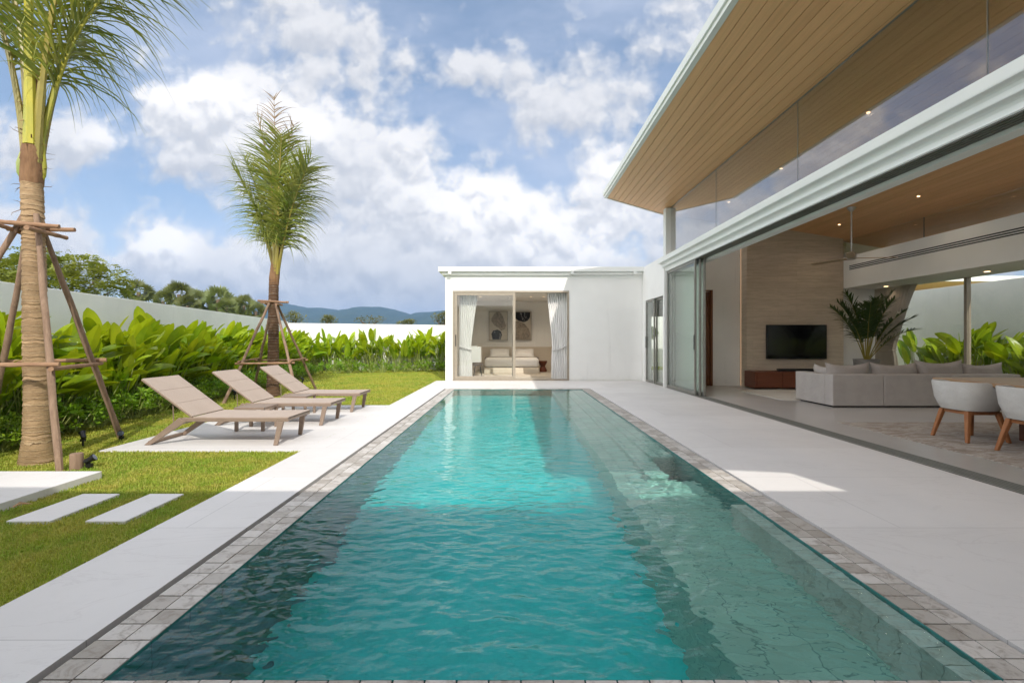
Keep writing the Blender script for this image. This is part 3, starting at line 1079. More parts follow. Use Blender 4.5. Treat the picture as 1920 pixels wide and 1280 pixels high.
# ------------------------------------------------------------------ lawn details
M['stone'] = M['deck']
pl_ = MB(); pl_.box(-12, -3.80, -.5, 4.40, -.1, .05)
tag(pl_.build('stone_platform', M['deck'], bevel=.004), 'broad raised white stone platform at the left edge of the lawn', 'platform')
for (x0, x1, lab) in ((-3.52, -3.215, 'white stepping stone in the grass nearer the raised platform'), (-2.97, -2.69, 'white stepping stone in the grass nearer the pool deck')):
    p = MB(); p.box(x0, x1, 3.30, 3.895, -.1, .004)
    tag(p.build('stepping_stone', M['deck'], bevel=.006), lab, 'stepping stone', 'stepping stones in the lawn')


def m_grass():
    m, q, out = new_mat('grass_blades')
    a = q.n('ShaderNodeAttribute'); a.attribute_name = 'tint'
    co = q.objco()
    n1 = q.sstep(q.noise(co, .9, 5, .65), .36, .64)
    n3 = q.sstep(q.noise(co, 3.5, 6, .7), .42, .66)
    col = q.mix(n1, (.22, .38, .03), (.42, .45, .05))
    col = q.mix(q.mul(n3, .7), col, (.58, .47, .11))
    col = q.mix(q.mul(a.outputs['Fac'], .75), col, (.50, .45, .13))
    b = principled(q, None, col, .6, 0, .25)
    tl = q.n('ShaderNodeBsdfTranslucent'); q.link(col, tl.inputs[0])
    mx = q.n('ShaderNodeMixShader'); mx.inputs[0].default_value = .35
    q.link(b.outputs[0], mx.inputs[1]); q.link(tl.outputs[0], mx.inputs[2]); q.link(mx.outputs[0], out.inputs[0])
    return m


def bed_x(y):                      # front edge of the left planting bed
    return -5.85 - .13 * (y - 6.2)


def far_y(x):                      # front edge of the far planting bed
    return 18.2 + .38 * (x + 7.36)


def build_grass():
    rs = np.random.RandomState(5)
    P = []
    for (x0, x1, y0, y1, dens) in ((-6.6, DECK_L + .01, 1.7, 4.3, 8500), (-7.0, DECK_L + .01, 4.3, 6.2, 5200), (-7.4, DECK_L + .01, 6.2, 9.4, 3000), (-8, DECK_L + .01, 9.4, 13, 1500), (-8.5, -2.2, 13, 20.2, 900)):
        n = int((x1 - x0) * (y1 - y0) * dens)
        p = np.stack([rs.uniform(x0, x1, n), rs.uniform(y0, y1, n)], -1)
        P.append(p)
    P = np.concatenate(P)
    X, Y = P[:, 0], P[:, 1]
    ok = np.ones(len(P), bool)
    for (a, b, c, d_) in ((-4.742, DECK_L, 5.458, 9.342), (-12, -3.808, -1, 4.392), (-3.512, -3.223, 3.308, 3.887), (-2.962, -2.698, 3.308, 3.887)):
        ok &= ~((X > a) & (X < b) & (Y > c) & (Y < d_))
    ok &= X > bed_x(Y) - .35
    ok &= Y < far_y(X) + .3
    ok &= X > -.95 * Y * 1.15
    ok &= ~((X > -2.14) & (Y > 15.1))
    P = P[ok]; X, Y = P[:, 0], P[:, 1]
    n = len(P)
    far = np.clip((Y - 3) / 10, 0, 1)
    L = rs.uniform(.018, .036, n) * (1 + .1 * far)
    Wd = rs.uniform(.0016, .0030, n) * (1 + 2.2 * far)
    az = rs.uniform(0, 2 * PI, n); ln = rs.uniform(.1, 1.1, n)
    dx, dy = np.cos(az), np.sin(az)
    base = np.stack([X, Y, np.full(n, gz - .002)], -1)
    side = np.stack([-dy * Wd, dx * Wd, np.zeros(n)], -1)
    mid = base + np.stack([dx * L * ln * .3, dy * L * ln * .3, L * .6], -1)
    tip = base + np.stack([dx * L * ln * .85, dy * L * ln * .85, L * .95 * (1 - .35 * ln)], -1)
    V = np.stack([base - side, base + side, mid + side * .8, mid - side * .8, tip], 1).reshape(-1, 3)
    b = np.arange(n) * 5
    F = np.concatenate([np.stack([b, b + 1, b + 2], -1), np.stack([b, b + 2, b + 3], -1), np.stack([b + 3, b + 2, b + 4], -1)])
    t = rs.uniform(0, 1, n) ** 3
    o = np_mesh('grass', V, F, m_grass(), np.concatenate([t, t, t]))
    tag(o, 'short mown yellow-green grass of the garden lawn', 'grass', kind='stuff')
    return n


build_grass()
# a fallen dry leaf by the platform
lf = MB()
lf.tube([(-3.68, 3.50, .03), (-3.66, 3.53, .05), (-3.60, 3.56, .035)], [.02, .03, .004], 6, squash=.25)
tag(lf.build('fallen_leaf', m_plain('dry_leaf', (.35, .20, .09), (.22, .12, .05), 30, .7), smooth=True), 'curled dry brown leaf lying on grass by the raised platform', 'leaf')

# ------------------------------------------------------------------ loungers and side tables
M['taupe'] = m_plain('taupe_metal', (.29, .215, .165), (.265, .195, .15), 14, .42, metal=.15, spec=.4)
M['taupe_leg'] = M['taupe']


def m_sling():
    m, q, out = new_mat('taupe_sling_mesh')
    co = q.objco()
    wv = q.n('ShaderNodeTexChecker'); q.link(q.mapping(co, (1, 1, .0)), wv.inputs[0]); wv.inputs['Scale'].default_value = 240
    n = q.noise(co, 3, 4, .6)
    col = q.mix(q.lin(n, .3, .7), (.46, .375, .315), (.42, .34, .285))
    col = q.mix(q.mul(wv.outputs['Fac'], .22), col, (.30, .24, .20))
    principled(q, out, col, .75, 0, .2, q.bump(wv.outputs['Fac'], .15, .001))
    return m


M['sling'] = m_sling()


def make_lounger():
    ya, yb = 5.735, 6.375
    t = thing('sun_lounger', '', 'sun lounger', (-3.6, 6.05, 0), 'sun loungers on the white terrace')
    f = MB()
    for y in (ya + .02, yb - .02):
        f.bar((-2.71, y, .305), (-3.99, y, .305), .04, .05)
    f.box(-2.745, -2.712, ya + .041, yb - .041, .285, .325).box(-3.90, -3.86, ya + .041, yb - .041, .282, .318)
    f.build('frame', M['taupe'], t, bevel=.008)
    for y, s in ((ya + .02, -1), (yb - .02, 1)):
        m = MB(); m.hexa([(-2.875, y - .016 + s * .03, 0), (-2.825, y - .016 + s * .03, 0), (-2.825, y + .016 + s * .03, 0), (-2.875, y + .016 + s * .03, 0),
                          (-2.835, y - .019, .281), (-2.765, y - .019, .281), (-2.765, y + .019, .281), (-2.835, y + .019, .281)])
        m.build('leg', M['taupe'], t, bevel=.005)
        m = MB(); m.bar((-3.975, y, .312), (-4.42, y, .028), .042, .052, up=(0, 1, 0)) if False else m.hexa(
            [(-4.45, y - .021, .0), (-4.375, y - .021, .0), (-4.375, y + .021, .0), (-4.45, y + .021, .0),
             (-4.03, y - .0205, .329), (-3.945, y - .0205, .281), (-3.945, y + .0205, .281), (-4.03, y + .0205, .329)])
        m.build('leg', M['taupe'], t, bevel=.006)
    m = MB(); m.box(-4.435, -4.39, ya + .042, yb - .042, .003, .040); m.build('crossbar', M['taupe'], t, bevel=.008)
    m = MB()
    n = 9
    for i in range(n):               # slightly sagging seat sling
        a, b = -2.705 - 1.155 * i / n, -2.705 - 1.155 * (i + 1) / n
        za, zb = (.338 - .006 * math.sin(PI * i / n)), (.338 - .006 * math.sin(PI * (i + 1) / n))
        m.hexa([(b, ya + .012, zb - .008), (a, ya + .012, za - .008), (a, yb - .012, za - .008), (b, yb - .012, zb - .008),
                (b, ya + .012, zb), (a, ya + .012, za), (a, yb - .012, za), (b, yb - .012, zb)])
    m.build('seat_sling', M['sling'], t, bevel=0)
    p0, p1 = Vector((-3.865, 0, .345)), Vector((-4.475, 0, .80))
    dv = (p1 - p0).normalized(); nv = Vector((dv.z, 0, -dv.x))
    if nv.z < 0: nv = -nv
    bk = MB()
    for k in range(3):
        a = p0 + (p1 - p0) * (k / 3 + .004); b = p0 + (p1 - p0) * ((k + 1) / 3 - .004)
        pts = []
        for off in (-.010, .004):
            for (pp, y) in ((a, ya + .012), (a, yb - .012), (b, yb - .012), (b, ya + .012)):
                q_ = pp + nv * off; pts.append((q_.x, y, q_.z))
        bk.hexa(pts)
    core = []
    for off in (-.009, .001):
        for (pp, y) in ((p0, ya + .014), (p0, yb - .014), (p1, yb - .014), (p1, ya + .014)):
            q_ = pp + nv * off; core.append((q_.x, y, q_.z))
    bk.hexa(core)
    bk.build('backrest', M['sling'], t)
    bf = MB()
    for y in (ya + .022, yb - .022):
        bf.bar((p0 - nv * .019) + Vector((0, y, 0)), (p1 - nv * .019) + Vector((0, y, 0)), .022, .016, up=nv)
    e = p1 - nv * .019 - dv * .012
    bf.bar(e + Vector((0, ya + .034, 0)), e + Vector((0, yb - .034, 0)), .02, .016, up=nv)
    bf.build('backrest_frame', M['taupe'], t)
    sp = MB()
    m0 = p0 + (p1 - p0) * .42 - nv * .03
    for y in (ya + .06, yb - .06):
        sp.tube([m0 + Vector((0, y, 0)), Vector((-4.13, y, .22))], .007, 6)
    sp.tube([Vector((-4.13, ya + .045, .22)), Vector((-4.13, yb - .045, .22))], .008, 6)
    sp.build('support_strut', M['taupe'], t)
    return t


l1 = make_lounger()
l1['label'] = 'taupe sling sun lounger nearest the viewer, backrest raised, on the white terrace'
for k, lab in ((1, 'middle taupe sun lounger standing between the two low side tables'), (2, 'taupe sun lounger farthest from the viewer, in front of the dark palm trunk')):
    c = copy_tree(l1); c.location.y += 1.35 * k; c['label'] = lab


def make_table():
    t = thing('side_table', '', 'side table', (-3.66, 6.81, 0), 'low side tables between the loungers')
    m = MB(); m.box(-3.87, -3.45, 6.60, 7.02, .300, .332); m.build('table_top', M['taupe'], t, bevel=.004)
    for x in (-3.845, -3.475):
        for y in (6.625, 6.995):
            m = MB(); m.box(x - .02, x + .02, y - .02, y + .02, 0, .2995); m.build('leg', M['taupe'], t, bevel=.003)
    return t


t1 = make_table(); t1['label'] = 'low square taupe side table between the nearest and middle loungers'
t2 = copy_tree(t1); t2.location.y += 1.35; t2['label'] = 'low square taupe side table between the middle and farthest loungers'

# ------------------------------------------------------------------ palms with pole supports
def m_bark(name, c1, c2, cr, rings=17.0):
    m, q, out = new_mat(name)
    co = q.objco()
    x, y, z = q.sep(co)
    wob = q.noise(q.mapping(co, (1, 1, .6)), 7, 5, .65)
    zr = q.noise(q.comb(0.0, 0.0, z), 6.0, 2, .5)
    n = q.noise(q.mapping(co, (4.5, 4.5, 26)), 2.2, 7, .7, dist=.5)
    band = q.math('FRACT', q.add(q.add(q.mul(z, rings), q.mul(zr, 2.5)), q.mul(wob, .9)))
    ring = q.sstep(band, .0, .22, 1.0, 0.0)
    fine = q.noise(q.mapping(co, (14, 14, 90)), 2, 4, .7)
    under = q.sstep(band, .86, .97)
    crack = q.sstep(q.noise(q.mapping(co, (3.2, 3.2, 34)), 2.0, 5, .65, dist=.3), .60, .68)
    col = q.mix(q.sstep(n, .35, .7), c1, c2)
    col = q.mix(q.mul(ring, q.sstep(n, .3, .6)), col, cr)
    col = q.mix(q.sstep(fine, .5, .8, 0, .45), col, tuple(.4 * a for a in c2))
    col = q.mix(q.mul(crack, .8), col, tuple(.28 * a for a in c2))
    col = q.mix(q.mul(under, q.sstep(n, .35, .6, .25, .85)), col, tuple(.22 * a for a in c2))
    blot = q.sstep(q.noise(co, 2.4, 5, .65), .42, .68, 0, .45)
    col = q.mix(blot, col, tuple(.62 * a for a in c2))
    principled(q, out, col, .85, 0, .15, q.bump(q.add(q.mul(band, .8), q.add(n, fine)), .7, .012))
    return m


M['bark_pale'] = m_bark('pale_palm_bark', (.50, .345, .20), (.37, .245, .135), (.62, .46, .29))
M['bark_dark'] = m_bark('dark_palm_bark', (.12, .068, .042), (.17, .10, .062), (.42, .34, .26), 16)
M['fibre'] = m_plain('palm_fibre', (.30, .17, .085), (.17, .085, .04), 12, .9, bump=.8, bscale=40, bdist=.01, stretch=(1, 1, .25))
M['petiole'] = m_plain('yellow_green_petiole', (.46, .40, .035), (.28, .29, .05), 9, .5, spec=.3, stretch=(1, 1, .25), bump=.25, bscale=30)
M['petiole2'] = m_plain('olive_petiole', (.30, .24, .04), (.20, .17, .035), 5, .4, spec=.4, stretch=(1, 1, .3))
M['stem'] = m_plain('plant_stem', (.20, .27, .05), (.30, .33, .10), 6, .5, stretch=(1, 1, .3))
M['frond'] = m_leaf('palm_frond', (.10, .165, .018), (.34, .34, .08), .33, 2.0, .34, spec=.5, attr=True)
M['frond_dry'] = m_leaf('dry_frond', (.34, .23, .13), (.44, .33, .22), .25, 4.0, .7, spec=.15, tcol=(1, .9, .7))
M['pole'] = m_wood('weathered_pole', (.34, .235, .165), (.20, .13, .09), 'z', 1.0, .85, .5, .15)
M['pole_bar'] = m_wood('weathered_bar', (.38, .235, .145), (.24, .14, .085), 'x', 1.0, .85, .5, .15)


def trunk_mesh(cx, cy, prof, lean=(0, 0), step=.055, seed=0, n=22, rag=.012):
    """prof: list of (z, r); ringed, slightly ragged"""
    r_ = random.Random(seed)
    m = MB()
    zs = []; z = prof[0][0]
    while z < prof[-1][0]:
        zs.append(z); z += step * r_.uniform(.6, 1.4)
    zs.append(prof[-1][0])
    base = 0
    rings = []
    for z in zs:
        for (za, ra), (zb, rb_) in zip(prof[:-1], prof[1:]):
            if za <= z <= zb:
                rad = ra + (rb_ - ra) * (z - za) / max(1e-6, zb - za); break
        rings.append((z, rad + r_.uniform(-.5, .6) * rag * .5))
        rings.append((z + .012, rad + rag * .6))
    h0 = prof[0][0]; H = prof[-1][0] - h0
    ph = r_.uniform(0, 6)
    for (z, rad) in rings:
        t = (z - h0) / H
        for k in range(n):
            a = 2 * PI * k / n
            rr = rad * (1 + .025 * math.sin(3 * a + ph + 4 * z) + r_.uniform(-1, 1) * rag * .35)
            zz = z + .005 * math.sin(a + ph + 7 * z) + .006 * math.sin(4 * a + 9 * z)
            m.v.append((cx + lean[0] * t + rr * math.cos(a), cy + lean[1] * t + rr * math.sin(a), zz if z > h0 + .01 else z))
    R_ = len(rings)
    for i in range(R_ - 1):
        for k in range(n):
            a = i * n + k; b = i * n + (k + 1) % n
            m.f.append((a, b, b + n, a + n)); m.c.append(1.0)
    m.f.append(tuple(range(n))[::-1]); m.c.append(1.0)
    m.f.append(tuple((R_ - 1) * n + k for k in range(n))); m.c.append(1.0)
    return m


def frond(base, az, elev, length, curve, leaf_len, n_leaf, seed, r0=.05, start=.25, droop=.6, width=.022, spread=1.0, twist=0.0):
    """returns (rachis MB, leaflet MB): pinnate leaf with hanging leaflets"""
    r_ = random.Random(seed)
    pts = []; p = Vector(base); N = 16
    e = elev
    h = Vector((math.cos(az), math.sin(az), 0))
    tang = []
    for i in range(N + 1):
        d = h * math.cos(e) + Vector((0, 0, math.sin(e)))
        pts.append(p.copy()); tang.append(d)
        p = p + d * (length / N)
        e -= curve / N * (0.35 + 1.3 * i / N)
    ra = MB()
    ra.tube(pts, [r0 * (1 - .93 * (i / N) ** .8) + .003 for i in range(N + 1)], 7, squash=.8)
    lf = MB()
    for i in range(n_leaf):
        t = start + (1 - start) * (i + r_.uniform(0, .8)) / n_leaf
        k = min(int(t * N), N - 1); fr_ = t * N - k
        pos = pts[k].lerp(pts[k + 1], fr_); d = tang[k]
        side0 = d.cross(Vector((0, 0, 1)))
        if side0.length < .1: side0 = Vector((-h.y, h.x, 0))
        side0.normalize()
        upv = side0.cross(d).normalized()
        prof = max(.02, math.sin(PI * min(1, (.18 + .80 * (t - start) / (1 - start)) ** 1.0))) ** .7
        L = leaf_len * (.35 + .65 * prof) * r_.choice((.55, .8, .9, 1, 1, 1.05, 1.12)) * r_.uniform(.9, 1.05)
        if r_.random() < .08: continue
        for s in (-1, 1):
            ang = R(r_.gauss(48, 9)) * (1.1 - .35 * t)
            dv = (d * math.cos(ang) + side0 * s * math.sin(ang) * spread + upv * r_.uniform(-.05, .28)).normalized()
            seg = 5
            q_ = pos.copy(); L_ = L * r_.uniform(.9, 1.1)
            wv = dv.cross(upv).normalized()
            lf.cc = r_.random()
            prev = None
            dr = droop * r_.uniform(.7, 1.35) * (1.75 - 1.35 * (t - start) / (1 - start))
            for j in range(seg + 1):
                u = j / seg
                w_ = width * (1 - u ** 2.2) * .5 + .0012
                ww = (wv + upv * .35 * s).normalized() * w_
                cur = (q_ - ww, q_ + ww)
                if prev is not None:
                    lf.quad(prev[0], prev[1], cur[1], cur[0])
                prev = cur
                dv = (dv + Vector((0, 0, -1)) * dr * (.25 + u) / seg * 1.7).normalized()
                q_ = q_ + dv * (L_ / seg)
    return ra, lf


def rough_pole(p0, p1, r0, r1, seed, n=9):
    r_ = random.Random(seed)
    p0, p1 = Vector(p0), Vector(p1)
    N = 12; pts = []; rad = []
    L = (p1 - p0).length
    for i in range(N + 1):
        t = i / N
        p = p0.lerp(p1, t) + Vector((r_.uniform(-1, 1), r_.uniform(-1, 1), 0)) * .006 * math.sin(PI * t) * 1.5
        pts.append(p); rad.append((r0 + (r1 - r0) * t) * r_.uniform(.92, 1.1))
    return MB().tube(pts, rad, n)


# --- near palm on the left
PX, PY = -4.96, 4.97
palm1 = thing('palm_tree', 'pale ringed palm trunk with thick yellow frond stems, nearest the viewer', 'palm tree', (PX, PY, 0))
tm = trunk_mesh(PX, PY, [(-.05, .155), (.05, .140), (.25, .116), (.7, .102), (1.6, .094), (2.95, .086)], (-.085, .02), .06, 3, rag=.011)
tm.build('trunk', M['bark_pale'], palm1, smooth=True)
bx_, by_ = PX - .085, PY + .02
bt = trunk_mesh(bx_, by_, [(2.90, .090), (3.02, .098), (3.15, .097), (3.35, .082), (3.7, .062), (4.1, .04)], (.03, 0), .11, 8, rag=.007)
bt.build('fibre_boot', M['fibre'], palm1, smooth=True)
# swollen stem bases and loose fibre
fb = MB()
fb.tube([(bx_ + .058, by_ + .028, 2.92), (bx_ + .070, by_ + .032, 3.00), (bx_ + .074, by_ + .032, 3.10), (bx_ + .070, by_ + .03, 3.25), (bx_ + .07, by_ + .03, 3.55), (bx_ + .09, by_ + .03, 3.9)], [.016, .038, .043, .034, .029, .024], 12, squash=.8)
fb.build('stem_base', M['petiole'], palm1, smooth=True)
fb = MB()
fb.tube([(bx_ - .052, by_ - .056, 2.93), (bx_ - .064, by_ - .068, 3.00), (bx_ - .066, by_ - .070, 3.10), (bx_ - .056, by_ - .058, 3.20), (bx_ - .044, by_ - .044, 3.3)], [.010, .025, .027, .018, .005], 10, squash=.7)
fb.build('stem_base', M['stem'], palm1, smooth=True)
ff = MB(); r_ = random.Random(5)
for k in range(46):
    a = r_.uniform(0, 6.28); z = r_.uniform(2.45, 3.75); rr = .09 if z < 3.3 else .085 - .07 * (z - 3.3)
    p = Vector((bx_ + rr * math.cos(a), by_ + rr * math.sin(a), z))
    dvec = Vector((math.cos(a), math.sin(a), r_.uniform(-.7, .6)))
    ff.tube([p - dvec * .02, p + dvec * r_.uniform(.02, .06), p + dvec * r_.uniform(.05, .10) + Vector((0, 0, r_.uniform(-.04, .02)))], [.008, .005, .0015], 4, squash=.5)
ff.build('loose_fibre', M['fibre'], palm1)
#        az   elev  len  curve leaf n
specs1 = [(-62, 90, 4.2, .35, 1.2, 100, .060, .36), (22, 81, 2.9, .80, 1.3, 110, .034, .24), (-15, 85, 3.4, .7, 1.25, 100, .05, .24), (160, 86, 3.2, .6, 1.2, 90, .04, .30),
          (60, 83, 3.3, .7, 1.25, 90, .045, .24), (200, 85, 3.1, .7, 1.2, 90, .038, .28)]
for k, (az, el, ln, cv, ll, nn, r0, stt) in enumerate(specs1):
    a = R(az)
    b0 = (bx_ + .055 * math.cos(a), by_ + .055 * math.sin(a), (3.30, 3.25, 3.12, 3.2, 3.15, 3.2)[k])
    ra, lf = frond(b0, a, R(el), ln, cv, ll, nn, 40 + k, r0, stt, droop=.95, width=.019)
    fo = lf.build('frond', M['frond'], palm1, fix=False)
    ra.build('petiole', M['petiole'] if k < 2 else M['petiole2'], fo, smooth=True)

# --- palm beyond the loungers
QX, QY = -5.54, 11.0
palm2 = thing('palm_tree', 'dark slender palm with a tight bunch of upright fronds, beyond the loungers', 'palm tree', (QX, QY, 0))
trunk_mesh(QX, QY, [(-.05, .155), (.3, .128), (1.2, .112), (2.75, .098)], (.02, 0), .06, 13, rag=.013).build('trunk', M['bark_dark'], palm2, smooth=True)
trunk_mesh(QX + .02, QY, [(2.55, .10), (2.72, .108), (3.0, .095), (3.35, .07), (3.7, .03)], (.09, 0), .11, 15, rag=.008).build('fibre_boot', M['fibre'], palm2, smooth=True)
specs2 = [(-95, 88, 2.9, .12, 1.15, 78, .055), (-50, 86, 3.1, .2, 1.15, 78, .052), (5, 81, 2.75, .32, 1.2, 76, .034), (185, 82, 2.6, .32, 1.2, 76, .034),
          (60, 84, 2.8, .3, 1.15, 70, .034), (120, 85, 2.7, .3, 1.15, 70, .034), (-20, 77, 2.5, .4, 1.15, 70, .034), (205, 78, 2.35, .4, 1.15, 68, .034)]
for k, (az, el, ln, cv, ll, nn, r0) in enumerate(specs2):
    a = R(az)
    b0 = (QX + .07 + .05 * math.cos(a), QY + .05 * math.sin(a), 2.74 + .06 * (k % 4))
    ra, lf = frond(b0, a, R(el), ln, cv, ll, nn, 140 + k, r0, .22, droop=.95, width=.027, spread=1.25)
    fo = lf.build('frond', M['frond'], palm2, fix=False)
    ra.build('petiole', M['petiole2'], fo, smooth=True)
for k, (az, el, ln, cv) in enumerate(((-70, 88, 3.75, .25), (-10, 88, 3.3, .3), (-140, 88, 3.4, .25))):
    a = R(az)
    ra, lf = frond((QX + .08, QY, 3.0), a, R(el), ln, cv, .5, 15, 180 + k, .02, .74, droop=.8, width=.016)
    fo = lf.build('dry_frond', M['frond_dry'], palm2, fix=False)
    ra.build('petiole', M['frond_dry'], fo, smooth=True)


def prop(label, top, feet, zt, bars, zl, grp, seed, r=.034):
    cx, cy = top
    t = thing('wooden_prop', label, 'tree support', (cx, cy, 0), grp)
    ft_pts = []
    for k, (fx, fy) in enumerate(feet):
        dv = Vector((cx - fx, cy - fy, 0)); 
        tp = Vector((cx, cy, zt)) - dv.normalized() * .125
        d3 = tp - Vector((fx, fy, -.03))
        rough_pole((fx, fy, -.03), tp + d3.normalized() * .16, r * 1.12, r * .85, seed + k).build('pole', M['pole'], t, smooth=True)
        u = (zl - 0) / zt
        ft_pts.append(Vector((fx, fy, 0)).lerp(tp, u))
    order = [0, 1, 2, 3]
    for i in range(4):
        a, b = ft_pts[i], ft_pts[(i + 1) % 4]
        dv = (b - a).normalized(); out = (((a + b) / 2) - Vector((cx, cy, zl))); out.z = 0; out = out.normalized() * (r * 1.5)
        dz = Vector((0, 0, .022 if i % 2 else -.022))
        rough_pole(a - dv * .12 + out + dz, b + dv * .12 + out + dz, r * .78, r * .72, seed + 20 + i).build('crossbar', M['pole_bar'], t, smooth=True)
    for i in range(4):
        an = i * PI / 2 + .25
        c_ = Vector((cx + math.cos(an) * .125, cy + math.sin(an) * .125, zt + (.035 if i % 2 else -.025)))
        dv = Vector((-math.sin(an), math.cos(an), .04 * (-1) ** i))
        rough_pole(c_ - dv * .30, c_ + dv * .30, r * .8, r * .72, seed + 40 + i).build('crossbar', M['pole_bar'], t, smooth=True)
    return t


prop('rough wooden poles bracing the pale palm nearest the viewer', (PX - .07, PY + .015), [(-4.42, 4.64), (-5.10, 6.20), (-6.15, 5.55), (-5.85, 4.25)], 2.42, 4, 1.0, 'pole braces round the palms', 300, .030)
prop('rough wooden poles bracing the dark palm beyond the loungers', (QX + .01, QY), [(-5.90, 9.70), (-4.60, 10.2), (-5.20, 12.6), (-6.70, 12.3)], 2.13, 4, .80, 'pole braces round the palms', 400, .030)
stp = MB(); stp.lathe([(.055, -.05), (.055, .13), (.05, .14), (0, .14)], -4.33, 4.72, 14, cap=False)
tag(stp.build('wooden_stump', M['pole'], smooth=True), 'short sawn wooden stump beside the front pole of the nearest palm', 'stump')


def spot(x, y, az, tilt, label, h=.10):
    t = thing('garden_spotlight', label, 'spotlight', (x, y, 0), 'black garden spotlights in the lawn')
    m = MB(); m.tube([(x, y, -.05), (x, y, h)], .010, 8); m.lathe([(.03, h - .05), (.03, h - .02)], x, y, 10); m.build('stake', M['black'], t)
    d = Vector((math.cos(az) * math.cos(tilt), math.sin(az) * math.cos(tilt), math.sin(tilt)))
    c_ = Vector((x, y, h + .02))
    m = MB(); m.tube([c_ - d * .045, c_ - d * .04, c_ + d * .015, c_ + d * .05], [.015, .026, .028, .036], 12); hd = m.build('lamp_head', M['black'], t, smooth=True)
    m = MB(); m.tube([c_ + d * .0505, c_ + d * .052], [.031, .031], 12); m.build('lens', M['glass_lens'], hd)
    return t


M['glass_lens'] = m_plain('lamp_lens', (.10, .12, .16), None, rough=.08, spec=.7)
spot(-5.17, 5.72, R(150), R(50), 'black garden spotlight standing in grass between the front and back poles', .10)
spot(-5.02, 6.10, R(-60), R(10), 'black garden spotlight at the foot of the back pole of the nearest palm', .05)
spot(-4.22, 4.74, R(20), R(30), 'black garden spotlight hidden behind the sawn wooden stump', .05)
spot(-6.05, 10.35, R(200), R(30), 'black garden spotlight behind the middle lounger', .14)
spot(-6.0, 13.6, R(200), R(30), 'black garden spotlight behind the farthest lounger', .16)

# ------------------------------------------------------------------ hedge plants
M['paddle'] = m_leaf('paddle_leaf', (.085, .20, .007), (.44, .54, .02), .42, 1.6, .36, spec=.5, attr=True, tcol=(1.3, 1.15, .35))
M['shrub'] = m_leaf('shrub_leaf', (.12, .25, .02), (.32, .46, .035), .38, 4.0, .4, attr=True)


def paddle_leaf(m, base, dirv, L, Wd, bend, r_, fold=.25):
    """one broad leaf blade from base along dirv"""
    N = 8
    d = dirv.normalized()
    side = d.cross(Vector((0, 0, 1)))
    if side.length < .15: side = Vector((r_.uniform(-1, 1), r_.uniform(-1, 1), 0))
    side.normalize()
    ro = Matrix.Rotation(r_.uniform(-.9, .9), 3, d)
    side = ro @ side
    up = side.cross(d).normalized()
    p = Vector(base); rows = []
    wav = r_.uniform(0, 6)
    for i in range(N + 1):
        t = i / N
        w_ = Wd * .5 * (max(0, math.sin(PI * min(1, t ** .85 * .985 + .012))) ** .52) + .0015
        up = side.cross(d).normalized()
        lift = up * w_ * fold
        rows.append((p - side * w_ + lift + up * .008 * math.sin(wav + 5 * t), p.copy(), p + side * w_ + lift + up * .008 * math.sin(wav + 2 + 6 * t)))
        d = (d + Vector((0, 0, -1)) * bend / N * (.5 + t)).normalized()
        p = p + d * (L / N)
    m.cc = r_.uniform(.05, .95)
    for a, b in zip(rows[:-1], rows[1:]):
        m.quad(a[0], a[1], b[1], b[0]); m.quad(a[1], a[2], b[2], b[1])


def make_paddle(seed, label, height=1.65, n=13, grp='broad-leaved hedge plants', lean=(0, 0)):
    r_ = random.Random(seed)
    t = thing('broadleaf_plant', label, 'plant', (0, 0, 0), grp)
    st_ = MB(); lv = MB()
    for k in range(n):
        a = r_.uniform(0, 2 * PI); rr = r_.uniform(.0, .14)
        b = Vector((rr * math.cos(a), rr * math.sin(a), -.02))
        h = height * r_.uniform(.30, .72)
        out = r_.uniform(.05, .30)
        a2 = a + r_.uniform(-.6, .6)
        tp = b + Vector((math.cos(a2) * out + lean[0] * h, math.sin(a2) * out + lean[1] * h, h))
        st_.tube([b, b.lerp(tp, .5) + Vector((math.cos(a2), math.sin(a2), 0)) * -.02, tp], [.014, .011, .007], 5)
        el = r_.uniform(.45, 1.5)
        dv = Vector((math.cos(a2) * math.cos(el) + lean[0], math.sin(a2) * math.cos(el) + lean[1], math.sin(el)))
        L = r_.uniform(.45, .74); Wd = L * r_.uniform(.25, .36)
        if tp.z + L * dv.normalized().z > height: L *= .85
        paddle_leaf(lv, tp, dv, L, Wd, r_.uniform(.1, .9), r_)
    lv.build('foliage', M['paddle'], t, fix=False, smooth=True)
    st_.build('stem_cluster', M['stem'], t, smooth=True)
    return t


def make_shrub(seed, label, grp):
    r_ = random.Random(seed)
    t = thing('low_shrub', label, 'shrub', (0, 0, 0), grp)
    m = MB(); s_ = MB()
    for k in range(26):
        a = r_.uniform(0, 2 * PI); el = math.asin(r_.uniform(.05, 1)); rad = r_.uniform(.16, .30)
        c_ = Vector((math.cos(a) * math.cos(el) * rad, math.sin(a) * math.cos(el) * rad, .08 + math.sin(el) * rad * 1.15))
        s_.tube([(c_.x * .2, c_.y * .2, -.01), c_ * .98], [.006, .003], 4)
        for j in range(13):
            a2 = r_.uniform(0, 2 * PI); e2 = r_.uniform(-.5, 1.2)
            d = Vector((math.cos(a2) * math.cos(e2), math.sin(a2) * math.cos(e2), math.sin(e2)))
            L = r_.uniform(.05, .085)
            sd_ = d.cross(Vector((r_.uniform(-1, 1), r_.uniform(-1, 1), 1))).normalized() * L * .2
            q_ = c_ + d * .015
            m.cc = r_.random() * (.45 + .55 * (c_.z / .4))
            m.quad(q_, q_ + d * L * .5 + sd_, q_ + d * L, q_ + d * L * .5 - sd_)
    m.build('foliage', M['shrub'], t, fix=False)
    s_.build('stem_cluster', M['stem'], t)
    return t


